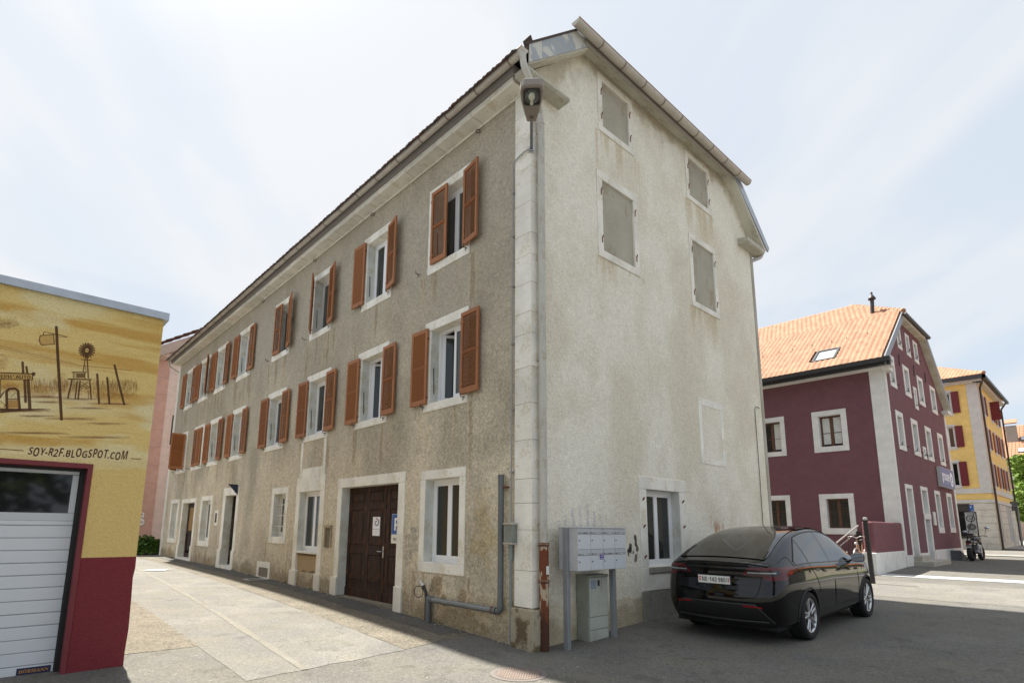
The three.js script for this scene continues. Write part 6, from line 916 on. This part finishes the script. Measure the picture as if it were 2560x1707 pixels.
// ------------------------------------------------------------------ street furniture, bicycle, motorcycle
{
  const Z = -27.44, t = thing('zone_sign', 'grey end-of-zone sign board with two crossed-out roundels on black posts', 'road sign', [1.7, gy(1.7, Z), Z]);
  const bt = canvasTex(200, 490, (c) => { c.fillStyle = '#cfcdc6'; c.fillRect(0, 0, 200, 490); c.strokeStyle = '#2a2a2a'; c.lineWidth = 6; c.strokeRect(3, 3, 194, 484); c.fillStyle = '#5a5a58'; c.font = 'bold 40px sans-serif'; c.textAlign = 'center'; c.fillText('ZONE', 100, 52); for (const y of [148, 340]) { c.strokeStyle = '#6c6b68'; c.lineWidth = 24; c.beginPath(); c.ellipse(100, y, 70, 66, 0, 0, 7); c.stroke(); } c.fillStyle = '#3c3c3a'; c.font = 'bold 66px sans-serif'; c.fillText('30', 100, 171); c.strokeStyle = '#6c6b68'; c.lineWidth = 26; c.beginPath(); c.moveTo(56, 298); c.lineTo(146, 384); c.stroke(); c.fillStyle = '#8b8a86'; c.beginPath(); c.ellipse(100, 340, 56, 52, 0, 0, 7); c.fill(); c.stroke(); c.fillStyle = '#5a5a58'; c.font = 'bold 28px sans-serif'; c.fillText('PARC LIMITÉ', 100, 455, 170); c.strokeStyle = '#2c2c2c'; c.lineWidth = 16; c.beginPath(); c.moveTo(178, 10); c.lineTo(22, 480); c.stroke(); });
  bt.repeat.set(1 / 0.40, 1 / 0.97); bt.offset.set(-1.49 / 0.40, -1.70 / 0.97);
  part('board', box(1.49, 1.70, Z, 1.89, 2.67, Z + 0.03), mat([1, 1, 1], { map: bt, roughness: 0.5 }), t);
  part('post', bar([1.47, 0.5, Z - 0.03], [1.49, 2.68, Z - 0.03], 0.028), mIron, t); part('post', bar([1.88, 0.5, Z - 0.03], [1.885, 2.68, Z - 0.03], 0.028), mIron, t); part('crossbar', MG(bar([1.47, 1.55, Z - 0.03], [1.88, 1.56, Z - 0.03], 0.02), bar([1.47, 1.0, Z - 0.03], [1.88, 1.0, Z - 0.03], 0.016), bar([1.48, 2.66, Z - 0.03], [1.88, 2.67, Z - 0.03], 0.02)), mIron, t);
  const p = thing('parking_sign', 'small blue parking sign on a thin pole above the zone sign', 'parking sign', [1.72, 2.68, Z - 0.4]);
  const pt = canvasTex(96, 160, (c) => { c.fillStyle = '#2f66b8'; c.fillRect(0, 0, 96, 160); c.fillStyle = '#eef'; c.font = 'bold 84px sans-serif'; c.fillText('P', 14, 88); c.font = 'bold 40px sans-serif'; c.fillText('xx', 46, 138); }); pt.repeat.set(1 / 0.16, 1 / 0.3); pt.offset.set(-1.64 / 0.16, -2.71 / 0.3);
  part('face', box(1.64, 2.71, Z - 0.39, 1.80, 3.01, Z - 0.37), mat([1, 1, 1], { map: pt, roughness: 0.4 }), p); part('pole', bar([1.72, 0.5, Z - 0.42], [1.72, 3.0, Z - 0.42], 0.02), mSteel, p);
}
{
  const Z = -39.5, t = thing('galvanised_pole', 'thin pale sticker-covered pole with a short arm before the yellow house', 'pole', [0.46, 0.77, Z]);
  const mS = mat([0.46, 0.47, 0.46], { roughness: 0.5, metalness: 0.4, map: sweather });
  part('mast', bar([0.46, 0.77, Z], [0.45, 3.12, Z], 0.05, 0.045, 10), mS, t); part('arm', MG(bar([0.45, 3.08, Z], [0.0, 3.12, Z], 0.03), bar([0.45, 2.85, Z], [0.2, 3.08, Z], 0.02)), mS, t); part('sticker', MG(box(0.40, 2.2, Z + 0.04, 0.5, 2.34, Z + 0.052), box(0.42, 1.9, Z + 0.04, 0.5, 2.0, Z + 0.052)), mPVC, t);
  const z = -46, g = thing('direction_sign', 'back of a grey rectangular road sign on two grey posts at the right edge', 'road sign', [1.5, 0.8, z]);
  const mP = mat([0.24, 0.26, 0.27], { roughness: 0.5, metalness: 0.3 });
  part('post', bar([0.76, 0.6, z], [0.78, 3.56, z], 0.05, 0.05, 10), mP, g); part('post', bar([1.66, 0.6, z], [1.71, 3.6, z], 0.045, 0.045, 10), mP, g); part('arm', MG(bar([0.78, 3.55, z], [1.72, 3.55, z], 0.03), bar([0.78, 3.3, z], [0.98, 3.54, z], 0.025)), mP, g);
  part('panel', rbox(1.24, 3.22, z - 0.08, 1.74, 3.87, z - 0.05, 0.02, 2), mat([0.10, 0.115, 0.12], { roughness: 0.6 }), g); part('panel_rib', box(1.47, 3.23, z - 0.05, 1.50, 3.86, z - 0.03), mP, g);
}
{ // bicycle leaning behind the car, seen from the front
  const Z = -14.3, X = 0.62, y0 = gy(X, Z) + 0.08, t = thing('bicycle', 'pale orange bicycle with swept handlebar parked facing the camera by the steps', 'bicycle', [X, y0, Z]);
  const mO = mat([0.36, 0.19, 0.12], { roughness: 0.35 }), mC = mat([0.5, 0.48, 0.45], { roughness: 0.35, metalness: 0.6 });
  const wheel = (z) => [new THREE.TorusGeometry(0.33, 0.018, 8, 36).rotateY(Math.PI / 2).translate(X, y0 + 0.35, z)];
  for (const z of [Z, Z - 1.05]) { const w = part('wheel', MG(wheel(z)), mTyreB, t); const sp = []; for (let k = 0; k < 14; k++) { const a = k * Math.PI / 7; sp.push(bar([X, y0 + 0.35, z], [X, y0 + 0.35 + 0.32 * Math.cos(a), z + 0.32 * Math.sin(a)], 0.003, 0.003, 4)); } part('spokes', MG(sp), mC, w); part('mudguard', new THREE.TorusGeometry(0.36, 0.022, 6, 24, 2.4).rotateY(Math.PI / 2).rotateX(0.3).translate(X, y0 + 0.35, z), mC, w); }
  part('frame', MG(bar([X - 0.04, y0 + 0.35, Z], [X - 0.035, y0 + 0.72, Z - 0.08], 0.013), bar([X + 0.04, y0 + 0.35, Z], [X + 0.035, y0 + 0.72, Z - 0.08], 0.013), bar([X, y0 + 0.7, Z - 0.08], [X, y0 + 0.98, Z - 0.14], 0.022), bar([X, y0 + 0.92, Z - 0.13], [X, y0 + 0.35, Z - 0.5], 0.02), bar([X, y0 + 0.75, Z - 0.1], [X, y0 + 0.4, Z - 0.5], 0.02), bar([X, y0 + 0.32, Z - 0.5], [X, y0 + 0.9, Z - 0.68], 0.018), bar([X, y0 + 0.32, Z - 0.5], [X, y0 + 0.35, Z - 1.05], 0.014), bar([X, y0 + 0.7, Z - 0.62], [X, y0 + 0.35, Z - 1.05], 0.012)), mO, t);
  part('handlebar', MG(tube([[X - 0.26, y0 + 1.0, Z - 0.32], [X - 0.24, y0 + 1.06, Z - 0.16], [X - 0.12, y0 + 1.08, Z - 0.10], [X, y0 + 1.03, Z - 0.13], [X + 0.12, y0 + 1.08, Z - 0.10], [X + 0.24, y0 + 1.06, Z - 0.16], [X + 0.26, y0 + 1.0, Z - 0.32]], 0.013, 40, 8)), mC, t);
  part('saddle', new THREE.SphereGeometry(0.1, 14, 10).scale(0.9, 0.4, 1.3).translate(X, y0 + 0.95, Z - 0.7), mIron, t); part('headlamp', new THREE.SphereGeometry(0.05, 12, 10).translate(X, y0 + 0.86, Z - 0.02), mC, t);
}
{ // motorcycle seen from behind, at the foot of the zone sign
  const X = 1.86, Z = -25.2, y0 = gy(X, Z), t = thing('motorcycle', 'black motorcycle parked beside the zone sign, seen from the rear', 'motorcycle', [X, y0, Z]);
  const mB = mat([0.012, 0.012, 0.013], { roughness: 0.3 }), mG = mat([0.25, 0.26, 0.27], { roughness: 0.35, metalness: 0.7 }), T = (g) => g.rotateZ(0.0).rotateY(-0.10).translate(X, y0, Z);
  const P = (n, gs, m) => part(n, MG(gs.map((g) => T(norm(g)))), m, t);
  for (const [z, w, r] of [[0, 0.09, 0.31], [-1.4, 0.06, 0.31]]) { P('wheel', [new THREE.TorusGeometry(r - w, w, 10, 30).scale(1, 1, 1.15).rotateY(Math.PI / 2).translate(0, r, z)], mTyreB); P('rim', [new THREE.CylinderGeometry(0.17, 0.17, 0.05, 20).rotateZ(Math.PI / 2).translate(0, r, z)], mG); }
  P('engine', [rbox(-0.17, 0.28, -0.95, 0.17, 0.68, -0.45, 0.05, 2), new THREE.CylinderGeometry(0.12, 0.12, 0.42, 14).rotateZ(Math.PI / 2).translate(0, 0.42, -0.62), bar([0.16, 0.33, -0.7], [0.19, 0.42, 0.1], 0.05, 0.055)], mG);
  P('tank', [new THREE.SphereGeometry(0.2, 18, 12).scale(0.85, 0.75, 1.55).translate(0, 0.86, -0.82)], mB); P('seat', [rbox(-0.13, 0.74, -0.58, 0.13, 0.84, 0.02, 0.04, 2), rbox(-0.10, 0.72, -0.1, 0.10, 0.86, 0.22, 0.04, 2)], mB);
  P('frame', [bar([0.11, 0.32, 0], [0.1, 0.4, -0.6], 0.03), bar([-0.11, 0.32, 0], [-0.1, 0.4, -0.6], 0.03), bar([0.08, 0.32, -1.4], [0.07, 0.98, -1.12], 0.028), bar([-0.08, 0.32, -1.4], [-0.07, 0.98, -1.12], 0.028), bar([0.1, 0.35, -0.02], [0.1, 0.75, 0.02], 0.03), bar([-0.1, 0.35, -0.02], [-0.1, 0.75, 0.02], 0.03), bar([-0.1, 0.3, -0.5], [-0.32, 0.0, -0.42], 0.014)], mB);
  P('handlebar', [tube([[-0.38, 1.03, -0.92], [-0.2, 1.06, -1.08], [0, 1.02, -1.1], [0.2, 1.06, -1.08], [0.38, 1.03, -0.92]], 0.016, 30, 8), bar([-0.3, 1.05, -0.98], [-0.34, 1.2, -0.98], 0.008), bar([0.3, 1.05, -0.98], [0.36, 1.36, -0.98], 0.008)], mB);
  P('mirror', [new THREE.SphereGeometry(0.075, 14, 10).scale(1.15, 0.7, 0.4).translate(-0.38, 1.22, -0.98)], mat([0.62, 0.66, 0.78], { roughness: 0.1, metalness: 0.8 })); P('mirror', [new THREE.SphereGeometry(0.075, 14, 10).scale(1.15, 0.7, 0.4).translate(0.40, 1.39, -0.98)], mat([0.62, 0.66, 0.78], { roughness: 0.1, metalness: 0.8 }));
  P('tail_light', [rbox(-0.06, 0.70, 0.2, 0.06, 0.75, 0.25, 0.015)], mat([0.3, 0.01, 0.012], { roughness: 0.2 })); P('number_plate', [rbox(-0.09, 0.55, 0.26, 0.09, 0.67, 0.275, 0.005)], mat([0.5, 0.5, 0.48])); P('headlamp', [new THREE.SphereGeometry(0.1, 14, 10).translate(0, 0.92, -1.3)], mG); P('mudguard', [rbox(-0.08, 0.62, -0.1, 0.08, 0.66, 0.3, 0.015)], mB);
}

// ------------------------------------------------------------------ plants
const leafMat = (rgb) => mat(rgb, { roughness: 0.75, transmission: 0.0, side: THREE.DoubleSide });
function crownGeo(seed, n, size, place) {                                // many small leaves; place(r) -> [position, outward]
  const r = rng(seed), pos = [], v = new THREE.Vector3(), q = new THREE.Quaternion(), e = new THREE.Euler(), A = [[0, -0.5], [0.28, 0], [0, 0.55], [-0.28, 0]];
  for (let i = 0; i < n; i++) {
    const p = place(r), s = size * (0.6 + 0.8 * r()); e.set((r() - 0.5) * 2.2, r() * 6.28, (r() - 0.5) * 2.2); q.setFromEuler(e);
    const c = A.map(([a, b], k) => v.set(a * s, (k % 2) * 0.06 * s, b * s).applyQuaternion(q).add(p).toArray());
    pos.push(...c[0], ...c[1], ...c[2], ...c[0], ...c[2], ...c[3]);
  }
  const g = new THREE.BufferGeometry(); g.setAttribute('position', new THREE.Float32BufferAttribute(pos, 3)); g.computeVertexNormals(); return g;
}
function tree(name, label, [x, z], h, rad, seed, n, rgb, size, group) {
  const y0 = gy(x, z), t = thing(name, label, 'tree', [x, y0, z], group), r = rng(seed), limbs = [], blobs = [];
  const trunkH = h * 0.36; limbs.push(bar([x, y0 - 0.2, z], [x + 0.1, y0 + trunkH, z], 0.045 * h * 0.5, 0.03 * h * 0.5, 9));
  for (let k = 0; k < 16; k++) { const a = k * 2.4 + r(), el = 0.15 + 0.8 * r(), d = rad * (0.45 + 0.5 * r()), c = new THREE.Vector3(x + Math.cos(a) * d * Math.cos(el), y0 + h * 0.58 + Math.sin((k / 16 - 0.4) * 2.4) * h * 0.34, z + Math.sin(a) * d * Math.cos(el)); blobs.push([c, rad * (0.28 + 0.22 * r())]); limbs.push(bar([x + 0.1, y0 + trunkH * (0.7 + 0.3 * r()), z], c.toArray(), 0.012 * h, 0.004 * h, 6)); }
  part('trunk', MG(limbs), mat([0.08, 0.06, 0.045], { roughness: 0.95 }), t);
  const place = (rr) => { const [c, R] = blobs[Math.floor(rr() * blobs.length)], u = rr() * 2 - 1, a = rr() * 6.283, k = R * (0.55 + 0.5 * rr() ** 0.5), s = Math.sqrt(1 - u * u); return new THREE.Vector3(c.x + k * s * Math.cos(a), c.y + k * u * 0.85, c.z + k * s * Math.sin(a)); };
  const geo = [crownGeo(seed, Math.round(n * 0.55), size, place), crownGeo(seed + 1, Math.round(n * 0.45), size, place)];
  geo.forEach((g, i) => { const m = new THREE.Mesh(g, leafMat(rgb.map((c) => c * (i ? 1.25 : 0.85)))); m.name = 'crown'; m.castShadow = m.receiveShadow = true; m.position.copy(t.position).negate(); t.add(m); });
  return t;
}
tree('leafy_tree', 'bright green leafy tree at the right edge behind the yellow house', [2.6, -58], 7.2, 2.7, 611, 9000, [0.15, 0.24, 0.03], 0.34);
{ // bush by the foot of the pink house
  const x = -24.2, z = 0.35, y0 = gy(x, z), t = thing('bush', 'low green leafy bush at the far end of the stone house', 'bush', [x, y0, z]), r = rng(71), stems = [];
  for (let k = 0; k < 14; k++) stems.push(bar([x + (r() - 0.5) * 0.5, y0, z + (r() - 0.5) * 0.6], [x + (r() - 0.5) * 1.8, y0 + 0.5 + 0.5 * r(), z + (r() - 0.5) * 1.7], 0.012, 0.005, 5));
  part('stem', MG(stems), mat([0.10, 0.13, 0.05]), t); const place = (rr) => { const a = rr() * 6.28, d = Math.sqrt(rr()), h = (1 - d * d * 0.75) * (0.25 + 0.75 * rr()); return new THREE.Vector3(x + 0.8 * d * Math.cos(a), y0 + 0.9 * h, z + 0.8 * d * Math.sin(a)); };
  [[0.11, 0.22, 0.03], [0.06, 0.13, 0.02]].forEach((c, i) => { const m = new THREE.Mesh(crownGeo(81 + i, 750, 0.20, place), leafMat(c)); m.name = 'foliage'; m.castShadow = m.receiveShadow = true; m.position.copy(t.position).negate(); t.add(m); });
  const g = solo('weeds', 'tufts of weed along the foot of the stone house wall', 'weeds', (() => { const q = []; const rr = rng(91); for (const x0 of [-1.9, -7.0, -8.6, -12.75, -14.8, -20.6]) for (let k = 0; k < 10; k++) { const a = x0 + (rr() - 0.5) * 0.25, zz = 0.04 + 0.05 * rr(); q.push(new THREE.ConeGeometry(0.008, 0.05 + 0.06 * rr(), 4).rotateZ((rr() - 0.5) * 1.2).rotateX((rr() - 0.5)).translate(a, gy(a, zz) + 0.03, zz)); } return MG(q); })(), mat([0.10, 0.13, 0.04])); g.userData.kind = 'stuff';
}

// ------------------------------------------------------------------ outside the frame: what the car and the panes mirror
{
  const h = thing('brown_roofed_house', 'house with a big brown tiled roof, seen only mirrored in the side of the car', 'house', [14, 0.5, -34]);
  part('wall', box(11, 0, -46, 20, 4.3, -24), mat([0.60, 0.55, 0.47], { map: smottle }), h);
  part('roof', MG(plate([[10.2, 4.1, -47], [10.2, 4.1, -23], [15.5, 9.4, -26], [15.5, 9.4, -44]].reverse(), 0.15), plate([[20.8, 4.1, -23], [20.8, 4.1, -47], [15.5, 9.4, -44], [15.5, 9.4, -26]].reverse(), 0.15), plate([[10.2, 4.1, -23], [20.8, 4.1, -23], [15.5, 9.4, -26]], 0.15)), mat([0.36, 0.125, 0.05], { roughness: 0.9, map: smottle }), h);
  part('chimney', box(13, 6, -34, 13.9, 9.4, -33.2), mat([0.3, 0.14, 0.08]), h); for (const z of [-44, -40, -36, -32, -28]) { const w = part('window', box(10.94, 1.6, z, 11, 3.2, z + 1.3), mFrameW, h); part('pane', box(10.92, 1.75, z + 0.12, 10.94, 3.05, z + 1.18), mBlackPane, w); }
  struct('grass_strip', gridSheet(lin(8.2, 10.8, 4), lin(-46, -19, 20), (x, z) => [x, gy(x, z) + 0.03, z]), mat([0.12, 0.18, 0.04], { roughness: 0.95, map: smottle }));
  tree('leafy_tree', 'tree seen only mirrored in the dark garage window pane', [14, 7], 8, 3.0, 621, 2600, [0.06, 0.10, 0.02], 0.55);
  tree('leafy_tree', 'tree across the lane seen only mirrored in upper windows', [-6, 17], 9, 3.4, 631, 2600, [0.06, 0.10, 0.02], 0.55);
}

renderer.render(scene, camera);
